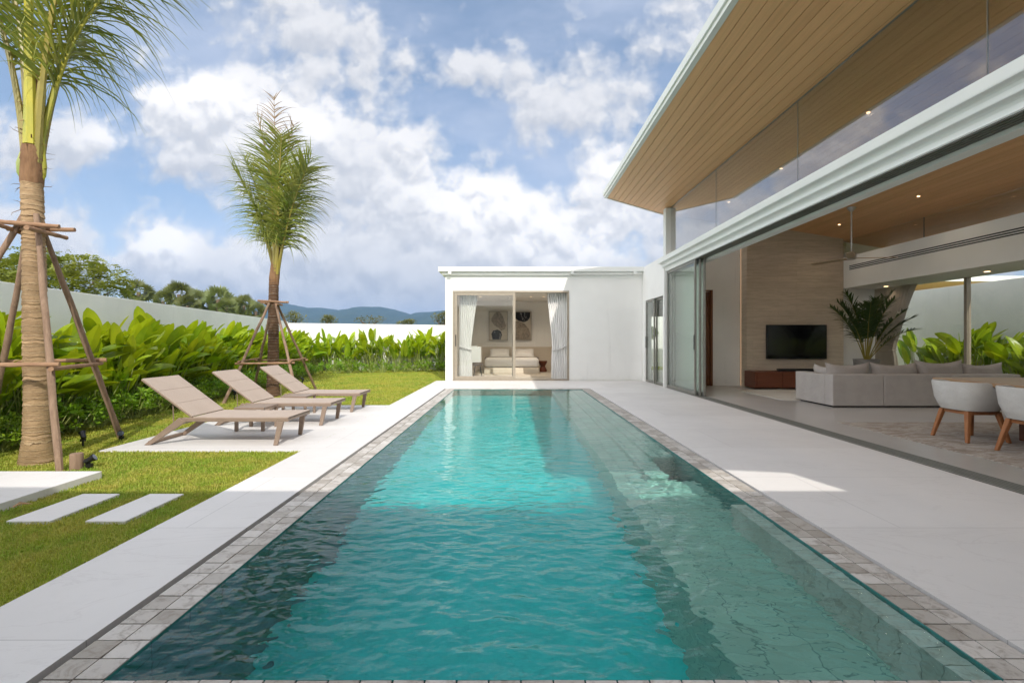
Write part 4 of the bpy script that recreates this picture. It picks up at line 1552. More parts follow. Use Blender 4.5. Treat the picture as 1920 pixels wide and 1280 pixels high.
LAB_L = 'bright green broad-leaved plant in the tall hedge along the left garden wall'
LAB_F = 'broad-leaved green plant in the hedge before the far white garden wall'
LAB_R = 'dark-shaded broad-leaved plant outside the living room windows'
protoL = [make_paddle(500 + k, LAB_L, 1.74, 15, 'hedge plants along the left wall', (.10, -.02)) for k in range(7)]
protoF = [make_paddle(520 + k, LAB_F, 1.60, 11, 'hedge plants before the far wall') for k in range(5)]
protoR = [make_paddle(540 + k, LAB_R, 1.5, 15, 'hedge plants outside the windows', (-.08, 0)) for k in range(4)]
used = set()
rp = random.Random(21)


def place(protos, x, y, sc, key):
    k = rp.randrange(len(protos))
    o = protos[k]
    if id(o) not in used: used.add(id(o))
    else: o = copy_tree(o)
    o.location = (x, y, gz)
    o.rotation_euler = (0, 0, rp.uniform(-.5, .5) if key == 'lean' else rp.uniform(0, 6.28))
    o.scale = (sc, sc, sc * rp.uniform(.92, 1.08))
    return o


y = 4.9
while y < 20.2:
    for row in (0, 1, 2):
        x = lw(y) + (.28, .62, .98)[row] + rp.uniform(-.09, .09)
        place(protoL, x, y + rp.uniform(-.15, .15) + .12 * row, (1.05, .98, .84)[row] * rp.uniform(.84, 1.1), 'lean')
    y += .42 if y < 11 else .48
x = -9.0
while x < -2.3:
    wy = 20.69 + .128 * (x + 9.77)
    for row in (0, 1):
        place(protoF, x + rp.uniform(-.12, .12), wy - (.40, .85)[row] + rp.uniform(-.12, .12), rp.uniform(.92, 1.14), 'any')
    x += .44
y = 6.2
while y < 13.8:
    for row in (0, 1):
        place(protoR, (11.95, 11.45)[row] + rp.uniform(-.12, .12), y + rp.uniform(-.15, .15), rp.uniform(.9, 1.12), 'lean')
    y += .55
LS_L = 'low small-leaved green shrub edging the hedge along the left wall'
LS_F = 'low small-leaved green shrub edging the hedge before the far white wall'
protoS = [make_shrub(600 + k, LS_L, 'low shrubs edging the left hedge') for k in range(4)]
protoT = [make_shrub(620 + k, LS_F, 'low shrubs edging the far hedge') for k in range(4)]
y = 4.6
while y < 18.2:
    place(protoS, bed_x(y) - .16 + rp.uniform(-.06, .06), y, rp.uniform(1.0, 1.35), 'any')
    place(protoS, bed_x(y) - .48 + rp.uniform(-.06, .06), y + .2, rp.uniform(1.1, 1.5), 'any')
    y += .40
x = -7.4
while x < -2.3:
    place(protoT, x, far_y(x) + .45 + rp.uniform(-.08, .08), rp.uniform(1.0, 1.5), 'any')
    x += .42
for lst in (protoL, protoF, protoR, protoS, protoT):
    for o in lst:
        if id(o) not in used:
            for ch in list(o.children): bpy.data.objects.remove(ch)
            bpy.data.objects.remove(o)

# ------------------------------------------------------------------ living room furniture
M['linen'] = m_plain('grey_linen', (.42, .385, .365), (.375, .345, .325), 5, .9, bump=.35, bscale=260, bdist=.002, spec=.15)
M['linen_dark'] = m_plain('grey_linen_cushion', (.36, .325, .305), (.32, .29, .27), 5, .9, bump=.35, bscale=260, bdist=.002, spec=.15)
M['chair_fab'] = m_plain('pale_grey_weave', (.55, .53, .50), (.49, .47, .445), 6, .9, bump=.3, bscale=240, bdist=.002, spec=.15)
M['teak'] = m_wood('teak_leg', (.36, .15, .06), (.26, .10, .038), 'z', 1.5, .42)
M['tabletop'] = m_wood('table_timber', (.40, .26, .15), (.30, .18, .095), 'y', 1.0, .35)
M['tabledark'] = m_wood('dark_table_base', (.13, .05, .026), (.085, .032, .017), 'z', 1.0, .4)
M['screen'] = m_plain('tv_screen', (.006, .006, .007), None, rough=.12, spec=.5)
M['steel'] = m_plain('brushed_steel', (.50, .48, .45), (.44, .42, .40), 20, .35, metal=.8)
M['blade'] = m_wood('fan_blade_timber', (.48, .36, .24), (.38, .27, .17), 'x', 1.0, .45)
M['pot'] = m_plain('grey_planter', (.24, .225, .21), (.20, .19, .175), 6, .8, bump=.2)
M['curtain'] = m_plain('white_curtain', (.80, .79, .775), (.77, .76, .745), 3, .85, spec=.15)
M['curtain_b'] = m_plain('beige_curtain', (.46, .40, .335), (.42, .365, .305), 3, .9, spec=.1)


def m_cloth(name, c1, c2):
    m, q, out = new_mat(name)
    co = q.objco()
    n = q.noise(co, 5, 5, .6)
    wv = q.noise(q.mapping(co, (260, 260, 120)), 1, 2, .5)
    cr = q.noise(q.mapping(co, (1, 1, 1.7)), 5.5, 3, .6, dist=1.2)
    col = q.mix(q.sstep(n, .3, .7), c1, c2)
    col = q.mix(q.sstep(wv, .45, .65, 0, .25), col, tuple(.75 * a for a in c2))
    principled(q, out, col, .92, 0, .12, q.bump(q.add(cr, q.mul(wv, .06)), .35, .03))
    return m


M['linen'] = m_cloth('grey_linen', (.42, .385, .365), (.375, .345, .325))
M['linen_dark'] = m_cloth('grey_linen_cushion', (.36, .325, .305), (.32, .29, .27))
M['chair_fab'] = m_cloth('pale_grey_weave', (.55, .53, .50), (.49, .47, .445))


def m_sheer(name, c):
    m, q, out = new_mat(name)
    d_ = q.n('ShaderNodeBsdfDiffuse'); q.put(d_.inputs[0], c)
    tl = q.n('ShaderNodeBsdfTranslucent'); q.put(tl.inputs[0], c)
    mx = q.n('ShaderNodeMixShader'); mx.inputs[0].default_value = .4
    q.link(d_.outputs[0], mx.inputs[1]); q.link(tl.outputs[0], mx.inputs[2]); q.link(mx.outputs[0], out.inputs[0])
    return m


M['sheer'] = m_sheer('white_sheer', (.82, .82, .81))
M['sheer_b'] = m_sheer('beige_sheer', (.52, .46, .39))


def curtain(axis, c, a, b, z0, z1, tie=None, folds=14, amp=.035, pinch=.35, hold='a'):
    """pleated cloth in plane axis=c spanning a..b; tie: height of the tie-back, hold: the end it is drawn to"""
    m = MB(); nu, nz = folds * 8, 44
    idx = []
    for j in range(nz + 1):
        z = z0 + (z1 - z0) * j / nz
        w_ = 1.0
        if tie is not None:
            if z > tie: w_ = pinch + (1 - pinch) * ((z - tie) / (z1 - tie)) ** 1.25
            else: w_ = pinch + .16 * (1 - math.exp(-(tie - z) * 4)) * (1 - pinch)
        row = []
        for i in range(nu + 1):
            u = i / nu
            uu = (a + (b - a) * u * w_) if hold == 'a' else (b - (b - a) * (1 - u) * w_)
            off = amp * math.sin(2 * PI * folds * u + .5 * math.sin(3 * u + z * .7)) * (.65 + .35 * w_) * (1 + .15 * math.sin(5 * z + 9 * u))
            p = (c + off, uu, z) if axis == 'x' else (uu, c + off, z)
            row.append(len(m.v)); m.v.append(p)
        idx.append(row)
    for j in range(nz):
        for i in range(nu):
            m.f.append((idx[j][i], idx[j][i + 1], idx[j + 1][i + 1], idx[j + 1][i])); m.c.append(1.0)
    return m


def pillow(m, cx, cy, cz, w, h, th, tilt=0.0, yaw=0.0, seed=0, sag=.10):
    """upright cushion facing y: peaked corners and a sagging top edge"""
    r_ = random.Random(seed); n = 12
    Rm = Matrix.Rotation(yaw, 3, 'Z') @ Matrix.Rotation(tilt, 3, 'X')
    grid = {}
    for s in (-1, 1):
        for i in range(n + 1):
            for j in range(n + 1):
                u = -1 + 2 * i / n; v = -1 + 2 * j / n
                e = (1 - u ** 4) * (1 - v ** 4)
                px = u * w / 2 * (1 - .05 * (1 - v * v)); pz = v * h / 2 * (1 - .06 * (1 - u * u))
                if v > 0: pz -= sag * h * v * (1 - u * u) ** 1.0
                py = s * th / 2 * max(0, e) ** .55 + .006 * math.sin(4 * u + 3 * v + seed)
                p = Rm @ Vector((px, py, pz))
                grid[(s, i, j)] = len(m.v); m.v.append((cx + p.x, cy + p.y, cz + p.z))
    for s in (-1, 1):
        for i in range(n):
            for j in range(n):
                f = (grid[(s, i, j)], grid[(s, i + 1, j)], grid[(s, i + 1, j + 1)], grid[(s, i, j + 1)])
                m.f.append(f if s < 0 else f[::-1]); m.c.append(1.0)
    return m


# sofa: three modules seen from behind
sofa = thing('sofa', 'long low grey linen sofa seen from behind in the living room', 'sofa', (7.8, 9.5, 0))
for (xa, xb) in ((6.06, 7.03), (7.036, 8.30), (8.306, 9.62)):
    m = MB(); m.box(xa, xb, 8.97, 9.20, .03, .625); m.build('backrest', M['linen'], sofa, bevel=.018, seg=3)
    m = MB(); m.box(xa if xa > 6.1 else 6.30, xb, 9.206, 10.15, .03, .40); m.build('seat', M['linen'], sofa, bevel=.03, seg=3)
m = MB(); m.box(6.06, 6.294, 9.206, 10.15, .03, .62); m.build('armrest', M['linen'], sofa, bevel=.018, seg=3)
m = MB(); m.box(6.12, 9.55, 9.05, 10.1, 0, .029); m.build('plinth', M['dark'], sofa)
cushs = [(6.60, 9.26, .90, .03, 'grey linen back cushion at the left end of the sofa'), (7.52, 9.27, .92, -.02, 'grey linen back cushion second from the left on the sofa'),
         (8.40, 9.26, .95, .0, 'tallest grey linen back cushion, third from the left on the sofa'), (9.22, 9.27, .86, -.04, 'grey linen back cushion at the right end of the sofa')]
for k, (x, y, wd, yw, lab) in enumerate(cushs):
    m = MB(); pillow(m, x, y + .07, .62 + .012 * (k == 2) * 2, wd, .46 + .05 * (k == 2), .24, -.12, yw, k, .13)
    tag(m.build('sofa_cushion', M['linen_dark'], smooth=True), lab, 'cushion', 'back cushions on the sofa')
m = MB(); pillow(m, 6.42, 9.72, .60, .62, .40, .2, -.2, R(90), 9, .16)
tag(m.build('sofa_cushion', M['linen'], smooth=True), 'pale grey linen cushion leaning inside the left arm of the sofa', 'cushion', 'back cushions on the sofa')

# television, console, sound bar
tv = thing('television', 'large black flat television on the travertine wall', 'television', (7.76, 12.95, 1.2))
m = MB(); m.box(6.94, 8.58, 12.93, 12.985, .775, 1.705); m.build('casing', M['black'], tv, bevel=.006)
m = MB(); m.box(6.955, 8.565, 12.925, 12.9295, .795, 1.692); m.build('screen', M['screen'], tv)
co_ = thing('tv_console', 'low red-brown timber media console under the television', 'console', (7.5, 12.7, 0))
m = MB(); m.box(6.36, 9.0, 12.42, 12.99, .03, .46); m.build('cabinet', M['redwood'], co_, bevel=.006)
for (a, b) in ((6.40, 7.07), (7.08, 7.50), (7.90, 8.95)):
    m = MB(); m.box(a, b, 12.402, 12.4195, .05, .44); m.build('drawer_front', M['redwood'], co_, bevel=.003)
m = MB(); m.box(7.51, 7.89, 12.41, 12.4195, .22, .44); m.build('niche_shade_panel', M['dark'], co_)  # flat dark panel stands for the shade inside a niche
m = MB(); m.box(7.05, 8.25, 12.55, 12.66, .4605, .53)
tag(m.build('sound_bar', M['black'], bevel=.01), 'black sound bar lying on the media console', 'sound bar')

# potted palm
pot = thing('potted_palm', 'dark green feathery palm in a grey planter behind the sofa', 'potted palm', (8.66, 11.6, 0))
m = MB(); m.lathe([(.20, 0), (.27, .80), (.285, .82), (.25, .82), (.24, .74), (0, .74)], 8.66, 11.6, 28, cap=False); m.build('planter', M['pot'], pot, smooth=True)
M['houseleaf'] = m_leaf('house_palm_leaf', (.030, .060, .018), (.06, .10, .028), .25, 3.0, .4, attr=True)
for k, (az, el, ln, cv) in enumerate(((-95, 86, 1.55, .4), (-70, 80, 1.6, .6), (-120, 76, 1.6, .7), (185, 70, 1.65, .75), (165, 80, 1.6, .6), (-10, 70, 1.5, .7), (15, 82, 1.7, .5), (60, 78, 1.6, .6), (110, 80, 1.6, .6), (-45, 66, 1.4, .8), (215, 62, 1.5, .9), (-30, 84, 1.75, .5), (-5, 52, 1.35, .8), (180, 84, 1.75, .5))):
    a = R(az)
    ra, lf = frond((8.66 + .03 * math.cos(a), 11.6 + .03 * math.sin(a), .76), a, R(el), ln, cv, .36, 44, 700 + k, .012, .36, droop=.55, width=.028)
    fo = lf.build('frond', M['houseleaf'], pot, fix=False)
    ra.build('petiole', M['petiole2'], fo, smooth=True)

# ceiling fan
fx_, fy_ = 7.69, 10.75
fan = thing('ceiling_fan', 'ceiling fan with a long steel rod and timber blades in the living room', 'ceiling fan', (fx_, fy_, 3.2))
zc = roof_z(fx_)
m = MB(); m.lathe([(.0, zc + .001), (.09, zc + .001), (.085, zc - .03), (.03, zc - .09), (.0, zc - .09)], fx_, fy_, 18, cap=False); m.tube([(fx_, fy_, zc - .08), (fx_, fy_, 3.24)], .014, 10); m.build('rod', M['steel'], fan, smooth=True)
m = MB(); m.lathe([(0, 3.26), (.085, 3.26), (.09, 3.22), (.09, 3.12), (.07, 3.10), (0, 3.10)], fx_, fy_, 20, cap=False); m.build('motor', M['steel'], fan, smooth=True)
for k in range(3):
    a = R(-8 + 120 * k); c_, s_ = math.cos(a), math.sin(a)
    m = MB(); pts = []
    for (r_1, w_1) in ((.07, .045), (.35, .075), (.92, .06)):
        for t_ in (-1, 1):
            pts.append((r_1, t_ * w_1))
    for i in (0, 2):
        (r0_, wa), (_, wb), (r1_, wc), (_, wd) = pts[i], pts[i + 1], pts[i + 2], pts[i + 3]
        def P(r, w, z): return (fx_ + c_ * r - s_ * w, fy_ + s_ * r + c_ * w, z + .18 * w)
        m.hexa([P(r0_, wa, 3.125), P(r1_, wc, 3.125), P(r1_, wd, 3.125), P(r0_, wb, 3.125), P(r0_, wa, 3.14), P(r1_, wc, 3.14), P(r1_, wd, 3.14), P(r0_, wb, 3.14)])
    m.build('blade', M['blade'], fan)

# dining table and chairs
dt = thing('dining_table', 'heavy timber dining table with a dark block base', 'dining table', (6.9, 5.0, 0))
m = MB()
out_ = [(5.86, 6.62), (7.5, 6.62), (7.5, 3.2), (5.74, 3.2), (5.70, 4.2), (5.74, 5.3)]
m.prism(out_, 'z', .70, .75)
m.build('table_top', M['tabletop'], dt, bevel=.008)
m = MB(); m.prism([(5.99, 6.52), (7.4, 6.52), (7.4, 3.3), (5.85, 3.3), (5.83, 4.2), (5.87, 5.3)], 'z', .635, .6995); m.build('apron', M['redwood'], dt)
m = MB(); m.box(6.35, 6.95, 5.35, 5.95, .012, .634).box(6.35, 6.95, 3.6, 4.2, .012, .634); m.build('base', M['tabledark'], dt, bevel=.01)


def make_chair(cx, cy):
    t = thing('dining_chair', '', 'dining chair', (cx, cy, 0), 'dining chairs with pale tub seats')
    n = 28

    def ring(hx, hy, z, pw=3.2, slope=0.0):
        pts = []
        for k in range(n):
            a = 2 * PI * k / n
            c_, s_ = math.cos(a), math.sin(a)
            r = (abs(c_) ** pw + abs(s_) ** pw) ** (-1 / pw)
            px, py = hx * r * c_, hy * r * s_
            zz = z - slope * max(0.0, (px / hx + .15)) ** 1.2
            pts.append((cx + px, cy + py, zz))
        return pts
    rings = [ring(.17, .19, .392), ring(.235, .245, .395), ring(.262, .272, .45), ring(.285, .30, .54, 3.6), ring(.305, .315, .735, 4.0, .16), ring(.298, .308, .750, 4.0, .165), ring(.262, .272, .748, 4.0, .165), ring(.25, .26, .56, 3.6, .05), ring(.24, .25, .47), ring(.12, .12, .475)]
    m = MB()
    for r in rings: m.v += r
    for i in range(len(rings) - 1):
        for k in range(n):
            a, b = i * n + k, i * n + (k + 1) % n
            m.f.append((a, b, b + n, a + n)); m.c.append(1)
    m.f.append(tuple(range(n))[::-1]); m.c.append(1)
    m.f.append(tuple((len(rings) - 1) * n + k for k in range(n))); m.c.append(1)
    m.build('tub_seat', M['chair_fab'], t, smooth=True)
    m = MB()
    for (sx, sy) in ((-1, -1), (-1, 1), (1, -1), (1, 1)):
        lg = MB()
        lg.hexa([(cx + sx * .255 - .019, cy + sy * .24 - .019, .013), (cx + sx * .255 + .019, cy + sy * .24 - .019, .013), (cx + sx * .255 + .019, cy + sy * .24 + .019, .013), (cx + sx * .255 - .019, cy + sy * .24 + .019, .013),
                 (cx + sx * .18 - .028, cy + sy * .17 - .028, .388), (cx + sx * .18 + .028, cy + sy * .17 - .028, .388), (cx + sx * .18 + .028, cy + sy * .17 + .028, .388), (cx + sx * .18 - .028, cy + sy * .17 + .028, .388)])
        lg.build('leg', M['teak'], t, bevel=.008)
    m.box(cx - .16, cx + .16, cy - .19, cy - .155, .345, .387).box(cx - .16, cx + .16, cy + .155, cy + .19, .345, .387).box(cx - .19, cx - .155, cy - .15, cy + .15, .346, .386).box(cx + .155, cx + .19, cy - .15, cy + .15, .346, .386)
    m.build('seat_rail', M['teak'], t, bevel=.004)
    return t


c1 = make_chair(5.80, 6.02); c1['label'] = 'pale grey tub dining chair on teak legs, seen whole at the table corner'
c2 = copy_tree(c1); c2.location.y = 5.15; c2.location.x = 5.76; c2['label'] = 'pale grey tub dining chair nearer the viewer, cut by the right edge of the photo'


def m_rug(name, c1, c2, c3, sc):
    m, q, out = new_mat(name)
    co = q.objco()
    n = q.noise(q.mapping(co, (1, 2.4, 1)), sc, 8, .7, dist=1.5)
    n2 = q.noise(co, 90, 3, .6)
    col = q.mix(q.sstep(n, .4, .62), c1, c2)
    col = q.mix(q.sstep(n, .56, .7), col, c3)
    col = q.mix(q.sstep(n2, .4, .7, 0, .35), col, tuple(.6 * a for a in c2))
    principled(q, out, col, .95, 0, .1, q.bump(n2, .5, .006))
    return m


m = MB(); m.box(5.02, 8.6, 2.6, 7.30, .0005, .011)
tag(m.build('dining_rug', m_rug('abstract_rug', (.27, .22, .18), (.50, .455, .41), (.17, .135, .11), 3.0), bevel=.003), 'mottled brown and cream rug under the dining table', 'rug')
m = MB(); m.box(5.75, 9.0, 10.05, 12.25, .0005, .011)
tag(m.build('lounge_rug', m_rug('pale_rug', (.56, .52, .47), (.60, .57, .53), (.50, .46, .41), 1.4), bevel=.003), 'pale cream rug between the sofa and the television', 'rug')

# curtains
cu = thing('curtain', 'white sheer curtain behind the folded sliding doors of the living room', 'curtain', (4.85, 12.3, 0))
curtain('x', 4.62, 11.42, 13.36, .01, 3.10, 1.35, 17, .05, .90, 'b').build('cloth', M['sheer'], cu, smooth=True, fix=False)
m = MB(); m.tube([(4.54, 13.34, 1.52), (4.54, 12.5, 1.36), (4.54, 11.75, 1.30), (4.62, 11.60, 1.30)], .04, 8, squash=.3); m.build('tieback', M['curtain'], cu, smooth=True)
cu = thing('curtain', 'beige curtain tied back beside the potted palm at the garden window', 'curtain', (10.1, 12.7, 0))
curtain('x', 10.08, 11.85, 13.15, .01, 2.69, 1.0, 12, .05, .50, 'b').build('cloth', M['sheer_b'], cu, smooth=True, fix=False)
m = MB(); m.tube([(10.0, 13.15, 1.0), (10.0, 12.8, .98), (9.99, 12.46, 1.02), (10.08, 12.44, 1.02)], .035, 8, squash=.3); m.build('tieback', M['curtain_b'], cu, smooth=True)
cu = thing('curtain', 'white curtain tied back at the left of the bedroom door', 'curtain', (-1.6, 15.6, 0))
curtain('y', 15.55, -1.72, -1.10, .015, 2.86, 1.05, 8, .035, .62, 'a').build('cloth', M['curtain'], cu, smooth=True, fix=False)
m = MB(); m.tube([(-1.74, 15.50, 1.10), (-1.50, 15.49, 1.03), (-1.34, 15.52, .98), (-1.30, 15.56, .98)], .035, 8, squash=.3); m.build('tieback', M['curtain'], cu, smooth=True)
cu = thing('curtain', 'white curtain tied back at the right of the bedroom door', 'curtain', (1.6, 15.6, 0))
curtain('y', 15.55, 1.14, 1.80, .015, 2.86, 1.05, 9, .035, .74, 'b').build('cloth', M['curtain'], cu, smooth=True, fix=False)
m = MB(); m.tube([(1.82, 15.50, 1.14), (1.60, 15.49, 1.03), (1.36, 15.52, .96), (1.32, 15.56, .96)], .035, 8, squash=.3); m.build('tieback', M['curtain'], cu, smooth=True)

# bedroom
bed = thing('bed', 'low double bed with white bedding and a grey throw in the bedroom', 'bed', (0, 19.3, 0))
m = MB(); m.box(-1.08, 1.06, 18.2, 20.22, .0, .24); m.build('bed_base', m_plain('cream_upholstery', (.62, .56, .47), (.58, .52, .43), 5, .9), bed, bevel=.05, seg=3)
m = MB(); m.box(-1.06, 1.04, 18.25, 20.2, .245, .62); m.build('duvet', M['curtain'], bed, smooth=True, bevel=.12, seg=4)
m = MB(); m.box(-1.08, 1.06, 18.6, 18.95, .40, .635); m.build('throw', m_plain('grey_throw', (.17, .15, .135), (.13, .115, .10), 9, .95), bed, bevel=.05, seg=3)
for x in (-.52, .52):
    m = MB(); pillow(m, x, 19.95, .78, .82, .40, .2, -.7, 0, int(x * 10), .03)
    m.build('pillow', M['curtain'], bed, smooth=True)
    m = MB(); pillow(m, x * .95, 19.6, .72, .76, .36, .2, -1.0, 0, int(x * 17), .03)
    m.build('pillow', M['curtain'], bed, smooth=True)


def art(name, label, x0, x1, z0, z1, shapes):
    t = thing('framed_picture', label, 'picture', ((x0 + x1) / 2, 20.22, (z0 + z1) / 2), 'framed prints over the bed')
    m = MB()
    f = .02
    m.box(x0, x1, 20.19, 20.235, z0, z0 + f).box(x0, x1, 20.19, 20.235, z1 - f, z1).box(x0, x0 + f, 20.19, 20.235, z0 + f, z1 - f).box(x1 - f, x1, 20.19, 20.235, z0 + f, z1 - f)
    m.build('frame', m_plain('thin_grey_frame', (.22, .20, .17)), t)
    m = MB(); m.box(x0 + f, x1 - f, 20.215, 20.23, z0 + f, z1 - f); pr = m.build('print', m_plain('print_paper', (.50, .46, .39), (.46, .42, .36), 2, .8), t)
    for k, (poly, mt) in enumerate(shapes):
        m = MB(); m.prism([(x0 + u * (x1 - x0), z0 + v * (z1 - z0)) for u, v in poly], 'y', 20.2095 - .001 * k, 20.2145)
        m.build('printed_stone', mt, pr)


def m_marble(name, c1, c2, vein):
    m, q, out = new_mat(name)
    co = q.objco()
    n = q.noise(co, 3.2, 8, .7, dist=1.4)
    v = q.sstep(q.math('ABSOLUTE', q.sub(q.noise(co, 1.6, 4, .6, dist=1.0), .5)), 0, .02, .8, 0)
    col = q.mix(q.sstep(n, .35, .65), c1, c2); col = q.mix(v, col, vein)
    principled(q, out, col, .7, 0, .2)
    return m


mb_ = m_marble('black_marble_print', (.012, .012, .014), (.03, .03, .032), (.35, .34, .32))
mg_ = m_marble('grey_marble_print', (.20, .17, .14), (.36, .31, .25), (.12, .10, .085))
stone_a = [(.30, .92), (.42, .985), (.60, .97), (.72, .86), (.80, .72), (.90, .52), (.86, .40), (.66, .33), (.50, .44), (.28, .52), (.14, .66), (.14, .76)]
stone_b = [(.14, .22), (.22, .33), (.46, .37), (.64, .31), (.70, .18), (.62, .03), (.20, .03)]
art('framed_picture', 'framed print of a tall grey stone over a black one, left above the bed', -.99, -.18, 1.30, 2.53, [(stone_a, mg_), (stone_b, mb_)])
stone_c = [(.06, .97), (.94, .97), (.92, .80), (.80, .68), (.60, .62), (.34, .67), (.14, .76)]
stone_d = [(.03, .64), (.30, .66), (.62, .58), (.84, .42), (.95, .22), (.95, .03), (.03, .03)]
art('framed_picture', 'framed print of a black stone over a wide grey one, right above the bed', .02, .83, 1.30, 2.53, [(stone_d, mg_), (stone_c, mb_)])
st_ = thing('bedside_stool', 'dark red-brown hourglass timber stool beside the bed', 'stool', (1.26, 19.4, 0))
m = MB(); m.lathe([(.16, 0), (.17, .08), (.12, .18), (.09, .24), (.12, .30), (.18, .40), (.18, .46), (0, .46)], 1.26, 19.4, 18, cap=False); m.build('stool_body', M['redwood'], st_, smooth=True)
cb = thing('white_cabinet', 'white wall-hung cabinet behind the left bedroom curtain', 'cabinet', (-1.45, 17.3, .7))
m = MB(); m.box(-1.898, -1.12, 17.0, 17.6, .50, 1.06); m.build('cabinet_body', M['trim'], cb, bevel=.005)
m = MB(); m.box(-1.88, -1.26, 17.15, 17.5, 1.0605, 1.10); m.build('tray', M['trim'], cb, bevel=.01)
sl = thing('hairpin_stool', 'small stool with dark seat and thin black legs in the bedroom', 'stool', (-1.2, 16.9, 0))
m = MB(); m.lathe([(.16, .40), (.19, .44), (.17, .5), (0, .51)], -1.22, 16.85, 16, cap=False); m.build('seat', m_plain('brown_fabric', (.10, .075, .055), (.14, .105, .08), 9, .9), sl, smooth=True)
for k in range(4):
    a = PI / 4 + k * PI / 2
    m = MB(); m.tube([(-1.22 + .12 * math.cos(a), 16.85 + .12 * math.sin(a), .41), (-1.22 + .2 * math.cos(a), 16.85 + .2 * math.sin(a), .002)], .008, 6); m.build('leg', M['black'], sl)
m = MB(); m.box(-1.7, 1.5, 16.6, 19.6, .0015, .012)
tag(m.build('bedroom_rug', m_rug('cream_rug', (.58, .53, .46), (.53, .48, .41), (.45, .40, .33), 1.6)), 'cream rug under the bed', 'rug')

# courtyard topiary seen through the narrow door
tp = thing('topiary_tree', 'small round-headed topiary seen through the narrow glazed door', 'tree', (6.5, 22.6, 0))
MB().tube([(6.5, 22.6, -.02), (6.52, 22.6, .6), (6.5, 22.6, 1.3)], [.05, .04, .03], 8).build('trunk', M['bark_dark'], tp)
m = MB(); r_ = random.Random(31)
for k in range(1500):
    d = Vector((r_.gauss(0, 1), r_.gauss(0, 1), r_.gauss(0, 1))).normalized() * .42 * r_.uniform(.6, 1) ** .4
    c_ = Vector((6.5, 22.6, 1.65)) + Vector((d.x, d.y, d.z * .75)); e = Vector((r_.uniform(-1, 1), r_.uniform(-1, 1), r_.uniform(-1, 1))).normalized(); s_ = e.cross(Vector((.3, .4, .8))).normalized() * .025
    m.cc = r_.random(); m.quad(c_, c_ + e * .04 + s_, c_ + e * .09, c_ + e * .04 - s_)
m.build('foliage', M['shrub'], tp, fix=False)

# ------------------------------------------------------------------ beyond the walls
M['tree_leaf'] = m_leaf('tree_leaf', (.11, .16, .03), (.27, .28, .06), .35, .7, .5, attr=True)
M['fan_leaf'] = m_leaf('fan_palm_leaf', (.085, .12, .04), (.19, .21, .075), .25, .5, .5, attr=True)
M['bush_leaf'] = m_leaf('bush_leaf', (.12, .13, .045), (.21, .20, .075), .25, .3, .6, attr=True)
M['bark_tree'] = m_plain('tree_bark', (.17, .12, .085), (.10, .07, .05), 4, .9, bump=.5, stretch=(1, 1, .3))


def clump_tree(name, label, loc, trunk_h, blobs, n, leaf, mat, seed, grp=None, spray=True, flat=.6):
    """tapered trunk with limbs to each blob and many leaf sprays in the crown"""
    r_ = random.Random(seed)
    t = thing(name, label, 'tree', loc, grp)
    X, Y, _ = loc
    tr = MB(); tr.tube([(X, Y, -.1), (X + .05, Y, trunk_h * .5), (X, Y, trunk_h)], [.20 * leaf / .12, .15 * leaf / .12, .11 * leaf / .12], 9)
    for (bx, by, bz, br) in blobs:
        e = Vector((X + bx, Y + by, bz))
        s_ = Vector((X, Y, trunk_h * .9))
        mid = s_.lerp(e, .5) + Vector((0, 0, -.1 * br))
        tr.tube([s_, mid, e], [.09 * leaf / .12, .05 * leaf / .12, .015 * leaf / .12], 6)
    tr.build('trunk', M['bark_tree'], t, smooth=True)
    cr = MB()
    tot = sum(b[3] ** 2 for b in blobs)
    for (bx, by, bz, br) in blobs:
        k = int(n * br * br / tot)
        for i in range(k):
            d = Vector((r_.gauss(0, 1), r_.gauss(0, 1), r_.gauss(0, 1))).normalized() * br * r_.uniform(.25, 1) ** .5
            c_ = Vector((X + bx + d.x, Y + by + d.y, bz + d.z * flat))
            out = Vector((d.x, d.y, d.z * .4 + .25 * br)).normalized()
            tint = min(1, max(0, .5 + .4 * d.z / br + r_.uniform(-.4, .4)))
            L = leaf * r_.uniform(.8, 1.5)
            ax = (out + Vector((r_.uniform(-.6, .6), r_.uniform(-.6, .6), r_.uniform(-.5, .3)))).normalized()
            sd_ = ax.cross(Vector((r_.uniform(-.3, .3), r_.uniform(-.3, .3), 1))).normalized()
            cr.cc = tint
            if spray:
                for j in range(5):
                    o_ = c_ + ax * (L * 2.6 * j / 5) + Vector((0, 0, -.02 * j * j * leaf / .12))
                    for s in (-1, 1):
                        tip = o_ + (sd_ * s + ax * .35 + Vector((0, 0, -.25))) * L * (1.1 - .12 * j)
                        w_ = ax * L * .24
                        cr.quad(o_, (o_ + tip) / 2 + w_, tip, (o_ + tip) / 2 - w_)
            else:
                s2 = sd_ * L * .45
                cr.quad(c_, c_ + ax * L * .5 + s2, c_ + ax * L, c_ + ax * L * .5 - s2)
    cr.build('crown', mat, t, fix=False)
    return t


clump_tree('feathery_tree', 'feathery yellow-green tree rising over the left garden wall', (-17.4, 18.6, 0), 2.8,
           [(-3.2, 0, 3.5, 1.3), (-2.2, .4, 4.0, 1.2), (-1.0, -.3, 4.2, 1.1), (.1, .2, 4.2, 1.0), (1.1, 0, 3.7, 1.1), (.4, -.8, 3.4, 1.2), (1.5, .2, 3.2, .8), (-1.6, -.8, 3.2, 1.2), (2.1, .3, 2.5, .7), (-.6, -.9, 2.5, 1.0), (1.2, -.5, 2.4, .9)], 2300, .13, M['tree_leaf'], 61)


